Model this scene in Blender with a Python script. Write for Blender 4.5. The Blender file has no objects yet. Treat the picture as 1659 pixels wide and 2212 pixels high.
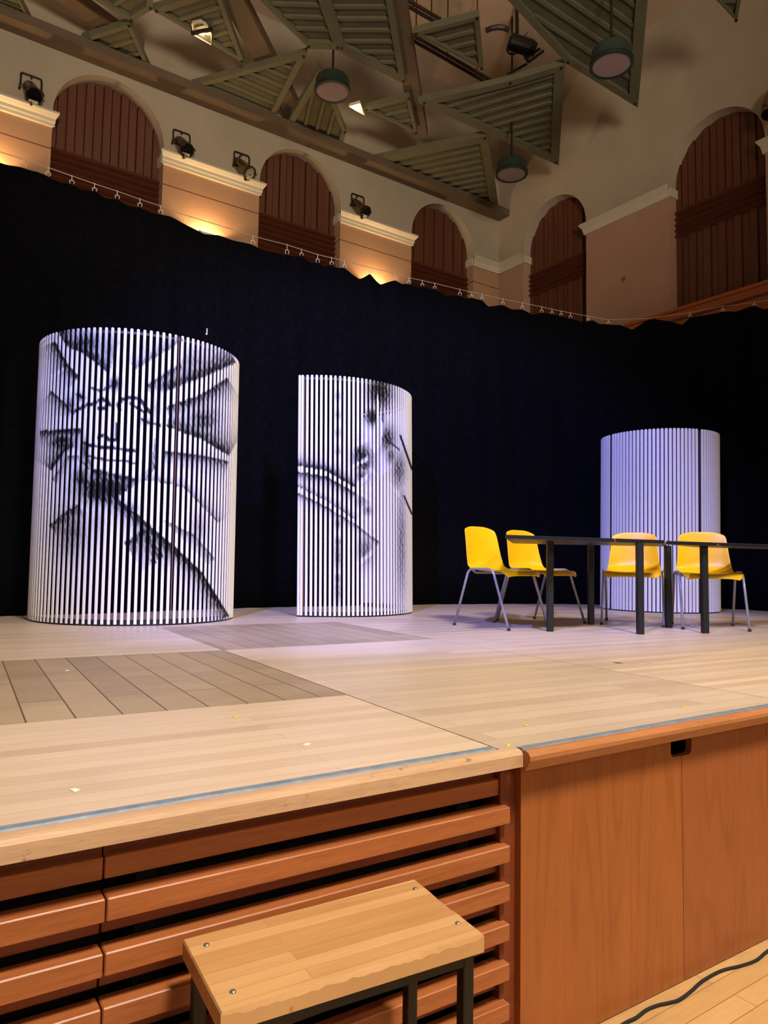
import bpy, bmesh, math, random
import numpy as np
from mathutils import Vector, Matrix
random.seed(7)
C = bpy.context.scene.collection
sc = bpy.context.scene
PI = math.pi
# ------------------------------------------------------------------ camera
F_PX, W_PX, H_PX = 1560.0, 1659, 2212
HS = 0.81                      # height of the stage top above the hall floor
EYE = HS + 0.48                # camera height above the hall floor
YAW, PITCH, ROLL = (math.radians(a) for a in (34.79, 4.05, 0.934))
_f = Vector((math.sin(YAW)*math.cos(PITCH), math.cos(YAW)*math.cos(PITCH), math.sin(PITCH)))
_r = Vector((math.cos(YAW), -math.sin(YAW), 0)); _u = _r.cross(_f)
RIGHT = _r*math.cos(ROLL) + _u*math.sin(ROLL)
UP = -_r*math.sin(ROLL) + _u*math.cos(ROLL)
FWD = _f
cam_d = bpy.data.cameras.new('camera'); cam = bpy.data.objects.new('camera', cam_d); C.objects.link(cam)
cam_d.sensor_fit = 'VERTICAL'; cam_d.sensor_height = 24.0; cam_d.lens = 24.0*F_PX/H_PX
cam_d.clip_start = 0.02
cam.matrix_world = Matrix(((RIGHT.x, UP.x, -FWD.x, 0), (RIGHT.y, UP.y, -FWD.y, 0), (RIGHT.z, UP.z, -FWD.z, EYE), (0, 0, 0, 1)))
sc.camera = cam
sc.view_settings.view_transform = 'Standard'; sc.view_settings.look = 'None'
sc.view_settings.exposure = 0.0; sc.view_settings.gamma = 1.0; sc.view_settings.use_curve_mapping = False
try:
    sc.cycles.use_denoising = True
    sc.cycles.max_bounces = 8
    sc.cycles.sample_clamp_indirect = 4.0
except Exception:
    pass
# ------------------------------------------------------------------ light
wd = bpy.data.worlds.new('hall_ambience'); sc.world = wd; wd.use_nodes = True
bg = wd.node_tree.nodes['Background']; bg.inputs[0].default_value = (1.0, 0.80, 0.58, 1); bg.inputs[1].default_value = 0.12

def aim(o, tgt):
    o.rotation_euler = (Vector(tgt) - o.location).to_track_quat('-Z', 'Y').to_euler()
def spot(name, loc, tgt, power, col, angle, blend=0.5, radius=0.1):
    l = bpy.data.lights.new(name, 'SPOT'); l.energy = power; l.color = col
    l.spot_size = math.radians(angle); l.spot_blend = blend; l.shadow_soft_size = radius
    o = bpy.data.objects.new(name, l); C.objects.link(o); o.location = loc; aim(o, tgt); return o
def area(name, loc, tgt, power, col, sx, sy):
    l = bpy.data.lights.new(name, 'AREA'); l.energy = power; l.color = col; l.shape = 'RECTANGLE'; l.size = sx; l.size_y = sy
    o = bpy.data.objects.new(name, l); C.objects.link(o); o.location = loc; aim(o, tgt); return o
WARM = (1.0, 0.80, 0.56)
area('front_fill', (1.5, -8.0, 5.0), (1.5, 1.4, 0.6), 150, (1.0, 0.82, 0.62), 4.0, 1.5)  # added fill from behind the camera, lifts the upright slat faces; no actual fixture
spot('front_wash_over_stage_edge', (1.3, -2.2, 7.6), (2.0, 2.1, 0.7), 3300, (1.0, 0.875, 0.74), 70, 0.9, 0.6)
spot('upper_wall_fill', (-1.0, -5.0, 2.6), (5.2, 9.0, 8.7), 3800, (1.0, 0.89, 0.74), 48, 0.6, 1.0)  # unseen fill spot added to brighten the upper walls above the stage
spot('stage_wash_warm', (7.6, -1.5, 7.0), (3.6, 3.6, 0.9), 1050, WARM, 66, 0.8, 0.18)
spot('stage_wash_blue', (-2.0, 0.2, 6.6), (4.7, 6.0, 1.35), 4600, (0.20, 0.25, 1.0), 42, 0.5, 0.10)
spot('stage_wash_pale', (0.6, -2.0, 7.2), (3.6, 5.6, 1.6), 380, (0.60, 0.70, 1.0), 48, 0.7, 0.12)

# ------------------------------------------------------------------ pixel -> place helpers
def ray(px, py):
    return RIGHT*((px-(W_PX-1)/2-0.5)/F_PX) + UP*((H_PX/2-py)/F_PX) + FWD
CAM = Vector((0, 0, EYE))
def hz(px, py, z=HS):
    d = ray(px, py); t = (z-EYE)/d.z; return CAM + d*t
def hy(px, py, Y):
    d = ray(px, py); return CAM + d*(Y/d.y)
def hx(px, py, X):
    d = ray(px, py); return CAM + d*(X/d.x)
def hd(px, py, depth):
    return CAM + ray(px, py)*depth
def project(P):
    d = P - np.array(CAM); r, u, f = d@np.array(RIGHT), d@np.array(UP), d@np.array(FWD)
    return W_PX/2 + F_PX*r/f, H_PX/2 - F_PX*u/f

# ------------------------------------------------------------------ object helpers
def tag(o, label=None, cat=None, group=None, kind=None):
    if label: o['label'] = label
    if cat: o['category'] = cat
    if group: o['group'] = group
    if kind: o['kind'] = kind
    return o
def thing(name, label, cat, loc=(0, 0, 0), rz=0.0, group=None):
    o = bpy.data.objects.new(name, None); C.objects.link(o); o.empty_display_size = 0.1
    o.location = loc; o.rotation_euler = (0, 0, rz); return tag(o, label, cat, group)
def obj(name, bm, mat, parent=None, smooth=False):
    bmesh.ops.recalc_face_normals(bm, faces=bm.faces)
    me = bpy.data.meshes.new(name); bm.to_mesh(me); bm.free()
    for m in (mat if isinstance(mat, (list, tuple)) else [mat]): me.materials.append(m)
    if smooth:
        for p in me.polygons: p.use_smooth = True
    o = bpy.data.objects.new(name, me); C.objects.link(o)
    if parent: o.parent = parent
    return o
def struct(name, bm, mat, smooth=False):
    return tag(obj(name, bm, mat, None, smooth), kind='structure')
def copy_tree(o, parent=None):
    c = o.copy(); C.objects.link(c)
    if parent: c.parent = parent
    for ch in [x for x in bpy.data.objects if x.parent == o]: copy_tree(ch, c)
    return c
def BM(): return bmesh.new()
def box(bm, lo, hi, mi=0, M=None):
    x0, y0, z0 = lo; x1, y1, z1 = hi
    v = [Vector(p) for p in ((x0,y0,z0),(x1,y0,z0),(x1,y1,z0),(x0,y1,z0),(x0,y0,z1),(x1,y0,z1),(x1,y1,z1),(x0,y1,z1))]
    if M: v = [M @ p for p in v]
    v = [bm.verts.new(p) for p in v]
    for f in ((3,2,1,0),(4,5,6,7),(0,1,5,4),(1,2,6,5),(2,3,7,6),(3,0,4,7)):
        bm.faces.new([v[i] for i in f]).material_index = mi
    return v
def bevel(bm, w, seg=2):
    bmesh.ops.bevel(bm, geom=list(bm.edges), offset=w, segments=seg, affect='EDGES', profile=0.6, clamp_overlap=True)
    return bm
def prism(bm, pts, d):
    """pts: 3-D polygon, extruded by vector d"""
    d = Vector(d); a = [bm.verts.new(Vector(p)) for p in pts]; b = [bm.verts.new(Vector(p)+d) for p in pts]
    n = len(pts); bm.faces.new(a); bm.faces.new(b[::-1])
    for i in range(n): bm.faces.new((a[i], b[i], b[(i+1) % n], a[(i+1) % n]))
def frame_of(t):
    t = t.normalized(); h = Vector((0, 0, 1)) if abs(t.z) < 0.9 else Vector((1, 0, 0))
    a = t.cross(h).normalized(); return a, t.cross(a).normalized()
def tube(bm, pts, r, n=10, cap=True):
    pts = [Vector(p) for p in pts]; rings = []
    for i, p in enumerate(pts):
        t = (pts[min(i+1, len(pts)-1)] - pts[max(i-1, 0)])
        if i == 0: a, b = frame_of(t)
        else:
            t.normalize(); a = (a - t*a.dot(t)).normalized(); b = t.cross(a)
        rr = r[i] if isinstance(r, (list, tuple)) else r
        rings.append([bm.verts.new(p + (a*math.cos(2*PI*k/n) + b*math.sin(2*PI*k/n))*rr) for k in range(n)])
    for q in range(len(rings)-1):
        for k in range(n): bm.faces.new((rings[q][k], rings[q][(k+1) % n], rings[q+1][(k+1) % n], rings[q+1][k]))
    if cap: bm.faces.new(rings[0][::-1]); bm.faces.new(rings[-1])
def lathe(bm, prof, M=None, n=24, caps=(True, True)):
    M = M or Matrix.Identity(4); rings = []
    for r, z in prof: rings.append([bm.verts.new(M @ Vector((r*math.cos(2*PI*k/n), r*math.sin(2*PI*k/n), z))) for k in range(n)])
    for q in range(len(rings)-1):
        for k in range(n): bm.faces.new((rings[q][k], rings[q][(k+1) % n], rings[q+1][(k+1) % n], rings[q+1][k]))
    if caps[0]: bm.faces.new(rings[0][::-1])
    if caps[1]: bm.faces.new(rings[-1])
def axis_matrix(p, d):
    """local +Z along d, origin at p"""
    q = Vector(d).normalized().to_track_quat('Z', 'Y'); return Matrix.Translation(Vector(p)) @ q.to_matrix().to_4x4()
def fillet(pts, r, n=6):
    """rounded polyline"""
    pts = [Vector(p) for p in pts]; out = [pts[0]]
    for i in range(1, len(pts)-1):
        a, b, c = pts[i-1], pts[i], pts[i+1]; u = (a-b).normalized(); v = (c-b).normalized()
        rr = min(r, (a-b).length*0.45, (c-b).length*0.45); p0 = b+u*rr; p1 = b+v*rr
        for k in range(n+1):
            t = k/n; out.append(p0*(1-t)**2 + b*2*t*(1-t) + p1*t*t)
    return out + [pts[-1]]

# ------------------------------------------------------------------ materials
def new_mat(name, rough=0.6, metal=0.0):
    m = bpy.data.materials.new(name); m.use_nodes = True; nt = m.node_tree; b = nt.nodes['Principled BSDF']
    b.inputs['Roughness'].default_value = rough; b.inputs['Metallic'].default_value = metal
    return m, nt, b
def rgb(h):
    h = h.lstrip('#'); v = [int(h[i:i+2], 16)/255 for i in (0, 2, 4)]
    return tuple(((c+0.055)/1.055)**2.4 if c > 0.04045 else c/12.92 for c in v) + (1,)
def node(nt, t, **kw):
    n = nt.nodes.new(t)
    for k, v in kw.items():
        if k in n.inputs.keys(): n.inputs[k].default_value = v
        else: setattr(n, k, v)
    return n
def ramp(nt, fac, stops):
    r = nt.nodes.new('ShaderNodeValToRGB'); e = r.color_ramp.elements
    while len(e) < len(stops): e.new(0.5)
    for el, (p, c) in zip(e, stops): el.position = p; el.color = c
    nt.links.new(fac, r.inputs['Fac']); return r.outputs['Color']
def mix(nt, fac, a, b, mode='MIX'):
    n = nt.nodes.new('ShaderNodeMix'); n.data_type = 'RGBA'; n.blend_type = mode
    for s, v in ((n.inputs[0], fac), (n.inputs[6], a), (n.inputs[7], b)):
        if hasattr(v, 'is_output'): nt.links.new(v, s)
        else: s.default_value = v
    return n.outputs[2]
def coords(nt, rot=(0, 0, 0), scale=(1, 1, 1), loc=(0, 0, 0), kind='Object'):
    tc = nt.nodes.new('ShaderNodeTexCoord'); mp = nt.nodes.new('ShaderNodeMapping')
    mp.inputs['Rotation'].default_value = rot; mp.inputs['Scale'].default_value = scale; mp.inputs['Location'].default_value = loc
    nt.links.new(tc.outputs[kind], mp.inputs['Vector']); return mp.outputs['Vector']
def noise(nt, vec, scale=5, detail=4, rough=0.55, dist=0.0):
    n = nt.nodes.new('ShaderNodeTexNoise'); n.inputs['Scale'].default_value = scale; n.inputs['Detail'].default_value = detail
    n.inputs['Roughness'].default_value = rough; n.inputs['Distortion'].default_value = dist
    nt.links.new(vec, n.inputs['Vector']); return n.outputs['Fac']
def bump(nt, b, h, strength=0.2, dist=0.01):
    n = nt.nodes.new('ShaderNodeBump'); n.inputs['Strength'].default_value = strength; n.inputs['Distance'].default_value = dist
    nt.links.new(h, n.inputs['Height']); nt.links.new(n.outputs['Normal'], b.inputs['Normal'])
def plain(name, col, rough=0.6, metal=0.0, var=0.12, scale=8):
    m, nt, b = new_mat(name, rough, metal); c = rgb(col)
    f = noise(nt, coords(nt), scale, 5)
    d = tuple(x*(1-var) for x in c[:3]) + (1,); l = tuple(min(1, x*(1+var)) for x in c[:3]) + (1,)
    nt.links.new(ramp(nt, f, [(0.3, d), (0.7, l)]), b.inputs['Base Color']); return m
def wood(name, dark, light, grain=(1, 12, 12), rough=0.45, scale=3.0, rot=(0, 0, 0), wear=0.0, loc=(0, 0, 0), rings=0.0):
    m, nt, b = new_mat(name, rough)
    v = coords(nt, rot, grain, loc)
    f = noise(nt, v, scale, 6, 0.6, 0.6)
    col = ramp(nt, f, [(0.25, rgb(dark)), (0.75, rgb(light))])
    v2 = coords(nt, rot, tuple(g*2.5 for g in grain), loc)
    f2 = noise(nt, v2, scale*3, 3, 0.6)
    col = mix(nt, 0.35, col, ramp(nt, f2, [(0.3, rgb(dark)), (0.6, rgb(light))]))
    if rings:
        fr_ = noise(nt, coords(nt, rot, tuple(g*0.30 for g in grain), loc), 1.5, 2, 0.4)
        m1 = node(nt, 'ShaderNodeMath', operation='MULTIPLY'); nt.links.new(fr_, m1.inputs[0]); m1.inputs[1].default_value = 95
        m2 = node(nt, 'ShaderNodeMath', operation='SINE'); nt.links.new(m1.outputs[0], m2.inputs[0])
        col = mix(nt, rings, col, ramp(nt, m2.outputs[0], [(0.0, rgb(light)), (0.55, rgb(light)), (0.95, rgb(dark))]))
    if wear:
        f3 = noise(nt, coords(nt, (0, 0, 0), (1, 1, 1), (3, 1, 2)), 24, 6, 0.7)
        col = mix(nt, ramp(nt, f3, [(0.64, (0, 0, 0, 1)), (0.72, (wear, wear, wear, 1))]), col, rgb('#3a2312'))
    nt.links.new(col, b.inputs['Base Color']); bump(nt, b, f2, 0.08, 0.004)
    return m
def planks(name, dark, light, rot, length, width, rough=0.5, seam='#5a4632', seamw=0.02, dirt=0.3, dirtcol='#4a3826', offset=(0, 0, 0), var=1.0):
    """floorboards: each board its own tone, grain along it, worn patches"""
    m, nt, b = new_mat(name, rough)
    v = coords(nt, (0, 0, rot), (1, 1, 1), offset)
    br = nt.nodes.new('ShaderNodeTexBrick'); nt.links.new(v, br.inputs['Vector'])
    br.offset = 0.37; br.offset_frequency = 2; br.squash = 1.0
    br.inputs['Scale'].default_value = 1.0; br.inputs['Brick Width'].default_value = length; br.inputs['Row Height'].default_value = width
    br.inputs['Mortar Size'].default_value = seamw*width; br.inputs['Mortar Smooth'].default_value = 0.1
    br.inputs['Color1'].default_value = (0, 0, 0, 1); br.inputs['Color2'].default_value = (1, 1, 1, 1); br.inputs['Mortar'].default_value = (0.4, 0.4, 0.4, 1)
    col = ramp(nt, br.outputs['Color'], [(0.0, rgb(dark)), (1.0, rgb(light))])
    g = noise(nt, coords(nt, (0, 0, rot), (1.2, 26, 1), offset), 3.0, 6, 0.65, 0.4)
    col = mix(nt, 0.30, col, ramp(nt, g, [(0.3, rgb(dark)), (0.7, rgb(light))]))
    d = noise(nt, coords(nt, (0, 0, rot), (0.7, 1.5, 1), (5, 3, 0)), 1.6, 7, 0.65)
    col = mix(nt, ramp(nt, d, [(0.48, (0, 0, 0, 1)), (0.78, (dirt, dirt, dirt, 1))]), col, rgb(dirtcol))
    s = noise(nt, coords(nt, (0, 0, rot), (2, 9, 1), (1, 8, 0)), 14, 3, 0.6)
    col = mix(nt, ramp(nt, s, [(0.70, (0, 0, 0, 1)), (0.76, (0.45, 0.45, 0.45, 1))]), col, rgb('#4b3a2a'))
    col = mix(nt, br.outputs['Fac'], col, rgb(seam))
    nt.links.new(col, b.inputs['Base Color']); bump(nt, b, g, 0.05, 0.003)
    return m
A_DECK = math.radians(-4.6)
M_DECK = planks('beech_stage_boards', '#c3a98f', '#e2cbb2', -A_DECK, 1.25, 0.062, 0.42, '#b9a385', 0.02, 0.22, '#8d765c')
M_DECK2 = planks('beech_stage_boards_greyed', '#bda690', '#d6c0a8', -A_DECK, 1.6, 0.085, 0.42, '#a99679', 0.02, 0.3, '#8a7863', (0.3, 0.02, 0))
M_DECKB = planks('worn_brown_stage_boards', '#9a846b', '#b59f84', -A_DECK - PI/2, 1.1, 0.135, 0.5, '#5d4a37', 0.02, 0.5, '#6b543d', (0.2, 0.05, 0))
M_HALL = planks('honey_hall_floorboards', '#b48a55', '#cfa770', 0.0, 1.1, 0.07, 0.35, '#8d6738', 0.02, 0.9, '#74573a')
M_NOSE = wood('pale_beech_nosing', '#b58f6b', '#d4b18e', (1.2, 14, 14), 0.4, 2.5, wear=0.7)
M_NOSE2 = wood('orange_beech_nosing', '#9d6236', '#bd7f4e', (1.2, 14, 14), 0.4, 2.5, wear=0.5)
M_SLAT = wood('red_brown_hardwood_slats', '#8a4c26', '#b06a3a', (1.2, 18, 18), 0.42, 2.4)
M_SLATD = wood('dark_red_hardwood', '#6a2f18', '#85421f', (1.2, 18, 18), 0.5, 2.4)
M_PANEL = wood('cherry_veneer', '#874a22', '#a4602f', (9, 9, 0.75), 0.38, 2.2, wear=0.35, rings=0.25)
M_PANEL2 = wood('cherry_veneer_redder', '#824522', '#9d5a2f', (9, 9, 0.7), 0.38, 2.0, loc=(4, 1, 3), wear=0.4, rings=0.25)
M_SEAT = planks('bench_top_pine', '#b07f4c', '#d6a973', 0.0, 0.9, 0.034, 0.42, '#a87a49', 0.02, 0.35, '#8a6238', (0.1, 0.01, 0))
M_SHUT = wood('dark_cherry_boards', '#4c2616', '#653722', (9, 9, 0.8), 0.5, 1.6)
M_SHUTR = wood('dark_cherry_rails', '#4a2012', '#63301b', (1, 1, 10), 0.5, 2.0)
M_RAILW = wood('orange_cherry_rail', '#94481c', '#b2602c', (1, 1, 9), 0.45, 2.0)
M_BLACK = plain('black_paint', '#0b0b0c', 0.45, 0.0, 0.2)
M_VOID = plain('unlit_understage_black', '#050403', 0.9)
M_CLOTH = plain('black_serge_cloth', '#0a0a0d', 1.0, 0.0, 0.3, 20); M_CLOTH.node_tree.nodes['Principled BSDF'].inputs['Specular IOR Level'].default_value = 0.05
M_STEEL = plain('worn_steel_strip', '#8494a4', 0.45, 0.25, 0.2, 30)
M_BOLT = plain('zinc_bolt', '#c9c9c4', 0.25, 0.9, 0.1)
M_TUBE = plain('grey_painted_tube', '#9a9ca2', 0.35, 0.35, 0.05)
M_RUB = plain('dark_rubber', '#24242a', 0.7)
M_YEL = plain('yellow_plastic', '#f6bd00', 0.38, 0.0, 0.03)
M_WIRE = plain('pale_wire', '#b9a893', 0.5, 0.2, 0.05)
M_HOOK = plain('white_hooks', '#d8cfc0', 0.4, 0.1, 0.05)
M_COVER = plain('cable_braid', '#0e0f12', 0.8, 0.0, 0.3, 200)
M_CREAM = plain('cream_cornice_paint', '#bdb097', 0.6, 0.0, 0.06, 3)
M_CEIL = plain('ceiling_plaster', '#b89c80', 0.85, 0.0, 0.08, 1.0)
M_BEAM = wood('brown_ceiling_timber', '#4e3d2c', '#66523c', (1, 8, 8), 0.7)
M_GREEN = plain('grey_green_acoustic_board', '#4e4a36', 0.8, 0.0, 0.15, 4)
M_GREENF = plain('grey_green_frame_paint', '#5a563f', 0.75, 0.0, 0.1, 4)
M_PEND = plain('dark_green_pendant_metal', '#2f3a34', 0.5, 0.2)
M_DIFF = plain('mauve_frosted_diffuser', '#8b7570', 0.6, 0.0, 0.08, 6)
M_CHROME = plain('polished_can_metal', '#8a7558', 0.22, 0.95, 0.25, 20)
M_DARKM = plain('dark_bracket_metal', '#2b241c', 0.45, 0.5)
M_GLASSK = plain('black_lens', '#030304', 0.25)
M_MAROON = plain('dark_maroon_backing', '#1c0d14', 0.7)
M_WHITE = plain('white_slat_paint', '#e9e6e2', 0.55, 0.0, 0.04, 30)
M_TAPEW = plain('white_tape', '#efeae0', 0.6)
M_TAPEY = plain('yellow_tape', '#d9cf2e', 0.6)
M_UPL = plain('white_uplight_metal', '#d8c9b0', 0.5)
M_HANDB = plain('bare_ply_edge', '#7d5a48', 0.6)

def emit(name, col, strength):
    m, nt, b = new_mat(name, 0.5); b.inputs['Base Color'].default_value = (0.8, 0.7, 0.5, 1)
    b.inputs['Emission Color'].default_value = col; b.inputs['Emission Strength'].default_value = strength; return m
M_BULB = emit('glowing_bulb', (1.0, 0.78, 0.48, 1), 18)

def wall_mat(name, zline, lower, upper, stain=None, joint=None):
    m, nt, b = new_mat(name, 0.85)
    g = nt.nodes.new('ShaderNodeNewGeometry'); s = nt.nodes.new('ShaderNodeSeparateXYZ'); nt.links.new(g.outputs['Position'], s.inputs[0])
    st = node(nt, 'ShaderNodeMath', operation='GREATER_THAN'); st.inputs[1].default_value = zline; nt.links.new(s.outputs['Z'], st.inputs[0])
    f = noise(nt, coords(nt), 1.3, 6)
    def tone(h):
        c = rgb(h); return ramp(nt, f, [(0.3, tuple(x*0.9 for x in c[:3])+(1,)), (0.7, tuple(min(1, x*1.06) for x in c[:3])+(1,))])
    low = tone(lower)
    if joint:
        j = node(nt, 'ShaderNodeMath', operation='COMPARE'); j.inputs[1].default_value = joint; j.inputs[2].default_value = 0.007
        nt.links.new(s.outputs['Z'], j.inputs[0]); low = mix(nt, j.outputs[0], low, rgb('#5c3a22'))
    col = mix(nt, st.outputs[0], low, tone(upper))
    if stain:
        vd = node(nt, 'ShaderNodeVectorMath', operation='DISTANCE'); nt.links.new(g.outputs['Position'], vd.inputs[0]); vd.inputs[1].default_value = stain
        ad = node(nt, 'ShaderNodeMath', operation='ADD'); nt.links.new(vd.outputs['Value'], ad.inputs[0])
        nn = noise(nt, coords(nt, (0, 0, 0), (1, 2, 0.9)), 16, 4, 0.7)
        ml = node(nt, 'ShaderNodeMath', operation='MULTIPLY'); nt.links.new(nn, ml.inputs[0]); ml.inputs[1].default_value = 0.16
        nt.links.new(ml.outputs[0], ad.inputs[1])
        col = mix(nt, ramp(nt, ad.outputs[0], [(0.105, (0.8, 0.8, 0.8, 1)), (0.13, (0, 0, 0, 1))]), col, rgb('#5b3a24'))
    nt.links.new(col, b.inputs['Base Color']); bump(nt, b, f, 0.05, 0.02); return m
YW, XW = 9.14, 8.75           # back wall plane, right wall plane
ZM0, ZM1 = HS+5.62, HS+5.775        # cornice bottom and top
R_ARCH, Z_SPR = 0.67, HS+5.84
M_WALLB = wall_mat('back_wall_paint', ZM1-0.02, '#a9805e', '#a3937c', joint=HS+5.36)
M_WALLR = wall_mat('right_wall_paint', ZM1-0.02, '#a77e66', '#a3937c', stain=tuple(hx(1346, 603, XW)))

# ================================================================== SETTING
# hall floor in front of and below the stage
bm = BM(); box(bm, (-6, -7, -0.1), (11, 1.9, 0)); struct('floor', bm, M_HALL)

# walls with arched openings; the wall runs along local x, faces local -y
def arched_wall(name, to_world, x0, x1, z0, z1, centres, depth, mat, fourth=None):
    bm = BM(); N = 24
    def q(*ps): bm.faces.new([bm.verts.new(to_world(Vector(p))) for p in ps])
    xs = [x0]
    for c in centres: xs += [c-R_ARCH, c+R_ARCH]
    xs.append(x1)
    for i in range(0, len(xs), 2): q((xs[i], 0, z0), (xs[i+1], 0, z0), (xs[i+1], 0, z1), (xs[i], 0, z1))
    for c in centres:
        pr = []
        for k in range(N+1):
            a = PI - PI*k/N; pr.append((c+R_ARCH*math.cos(a), Z_SPR+R_ARCH*math.sin(a)))
        for (ax, az), (bx, bz) in zip(pr, pr[1:]):
            q((ax, 0, az), (bx, 0, bz), (bx, 0, z1), (ax, 0, z1))
            q((ax, 0, az), (ax, depth, az), (bx, depth, bz), (bx, 0, bz))
        for s in (-1, 1): q((c+s*R_ARCH, 0, z0), (c+s*R_ARCH, depth, z0), (c+s*R_ARCH, depth, Z_SPR), (c+s*R_ARCH, 0, Z_SPR))
    bmesh.ops.remove_doubles(bm, verts=bm.verts, dist=1e-4)
    return struct(name, bm, mat)
T_B = lambda p: Vector((p.x, YW+p.y, p.z))
T_R = lambda p: Vector((XW+p.y, -p.x, p.z))        # local x runs towards the hall (-Y)
BACK_C = (-0.61, 2.085, 4.788, 7.476); RIGHT_C = (-7.873, -5.094, -2.32)
ZT = HS+8.7
arched_wall('wall_back', T_B, -3.0, XW, 0.0, ZT, BACK_C, 0.24, M_WALLB)
arched_wall('wall_right', T_R, -YW, 0.5, 0.0, ZT, RIGHT_C, 0.24, M_WALLR)
# upper ceiling of plaster above the open canopy
bm = BM(); box(bm, (-4, -2.0, ZT-0.4), (XW+0.1, YW+0.1, ZT-0.3)); struct('ceiling', bm, M_CEIL)

# cornice: a moulded strip on each pier
PROF = [(0, 0), (0.035, 0), (0.04, 0.035), (0.05, 0.05), (0.055, 0.085), (0.075, 0.10), (0.10, 0.125), (0.11, 0.13), (0.11, 0.155), (0, 0.155)]
def cornice(name, T, xa, xb, ends=(1, 1)):
    bm = BM(); rings = []
    for x, s, e in ((xa, -1, ends[0]), (xb, 1, ends[1])):
        rings.append([bm.verts.new(T(Vector((x + s*e*d*0.55, -d, ZM0+h)))) for d, h in PROF])
    n = len(PROF)
    for k in range(n): bm.faces.new((rings[0][k], rings[0][(k+1) % n], rings[1][(k+1) % n], rings[1][k]))
    bm.faces.new(rings[0]); bm.faces.new(rings[1][::-1])
    return struct(name, bm, M_CREAM)
n_trim = 1
for T, cs, xa, xb, f in ((T_B, BACK_C, -3.0, XW-0.005, 0), (T_R, RIGHT_C, -YW+0.005, 0.5, 0)):
    edges = [xa]
    for c in cs: edges += [c-R_ARCH, c+R_ARCH]
    edges.append(xb)
    for i in range(0, len(edges), 2):
        cornice('trim_%d' % n_trim, T, edges[i], edges[i+1], (0 if i == 0 else 1, 0 if i == len(edges)-2 else 1)); n_trim += 1
# impost returns inside each arch jamb
for T, cs in ((T_B, BACK_C[1:]), (T_R, RIGHT_C[:2])):
    for c in cs:
        bm = BM()
        for s in (-1, 1):
            x0, x1 = sorted((c+s*R_ARCH, c+s*(R_ARCH-0.03)))
            vs = box(bm, (x0, 0.0, ZM0+0.02), (x1, 0.235, ZM1-0.01))
            for v in vs: v.co = T(v.co)
        struct('trim_%d' % n_trim, bm, M_CREAM); n_trim += 1

# boarded infill of the arches
def infill(T, c, label, low_boards):
    t = thing('arched_shutter', label, 'shutter', T(Vector((c, 0.15, ZM0-2.2))), 0, 'boarded arches of the hall walls')
    base = Vector(t.location)
    def add(nm, bm, mt):
        for v in bm.verts: v.co = T(v.co) - base
        return obj(nm, bm, mt, t)
    zr1 = HS+5.48                       # band of horizontal rails
    W = R_ARCH+0.02
    def arch(x): return Z_SPR + math.sqrt(max(0.0, (R_ARCH+0.02)**2 - (x-c)**2))
    bm = BM(); n = 13; bw = 2*W/n
    for k in range(n):
        xa, xb = c-W+k*bw, c-W+(k+1)*bw-0.016; y = 0.19 if k % 2 else 0.172
        prism(bm, [(xa, y, zr1), (xb, y, zr1)] + [(xb+(xa-xb)*q/8, y, arch(xb+(xa-xb)*q/8)) for q in range(9)], (0, 0.05, 0))
    add('vertical_boards', bm, M_SHUT)
    nr = 5 if low_boards else 14
    for k in range(nr):
        z1 = zr1 - k*0.083
        bm = BM(); prism(bm, [(c-W, 0.13, z1-0.05), (c-W, 0.115, z1-0.062), (c-W, 0.17, z1-0.078), (c-W, 0.2, z1), (c-W, 0.165, z1)], (2*W, 0, 0))
        add('rail', bm, M_SHUTR)
    if low_boards:
        bm = BM()
        for k in range(n):
            xa, xb = c-W+k*bw, c-W+(k+1)*bw-0.012; y = 0.19 if k % 2 else 0.165
            box(bm, (xa, y, 4.0), (xb, y+0.05, zr1-nr*0.083+0.02))
        add('lower_boards', bm, M_SHUT)
    bm = BM(); box(bm, (c-W-.1, 0.245, 4.0), (c+W+.1, 0.26, Z_SPR+R_ARCH+.1)); add('backing_board', bm, M_SHUTR)
infill(T_B, BACK_C[1], 'dark red boarded arch high on the back wall, at the far left of the photo', False)
infill(T_B, BACK_C[2], 'dark red boarded arch on the back wall between the paired lamps and the single lamp', False)
infill(T_B, BACK_C[3], 'dark red boarded arch on the back wall, the one next to the corner', False)
infill(T_R, RIGHT_C[0], 'narrow looking boarded arch on the right wall, the one next to the corner', True)
infill(T_R, RIGHT_C[1], 'tall boarded arch on the right wall, above the orange balcony rail', True)

# orange timber balcony rail on the right wall
t = thing('balcony_rail', 'orange timber balcony rail sloping into view behind the curtain at the right', 'rail', (XW-0.1, 5.4, HS+3.72))
bm = BM(); box(bm, (-0.03, -3.2, -0.75), (0.03, 0.98, 0.20)); obj('rail_panel', bm, M_RAILW, t)
bm = BM(); box(bm, (-0.06, -3.2, 0.20), (0.05, 1.0, 0.245)); obj('rail_cap', bevel(bm, 0.008), M_RAILW, t)
bm = BM(); box(bm, (-0.045, -3.2, 0.07), (-0.028, 1.0, 0.10)); obj('rail_moulding', bm, M_SHUT, t)

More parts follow.
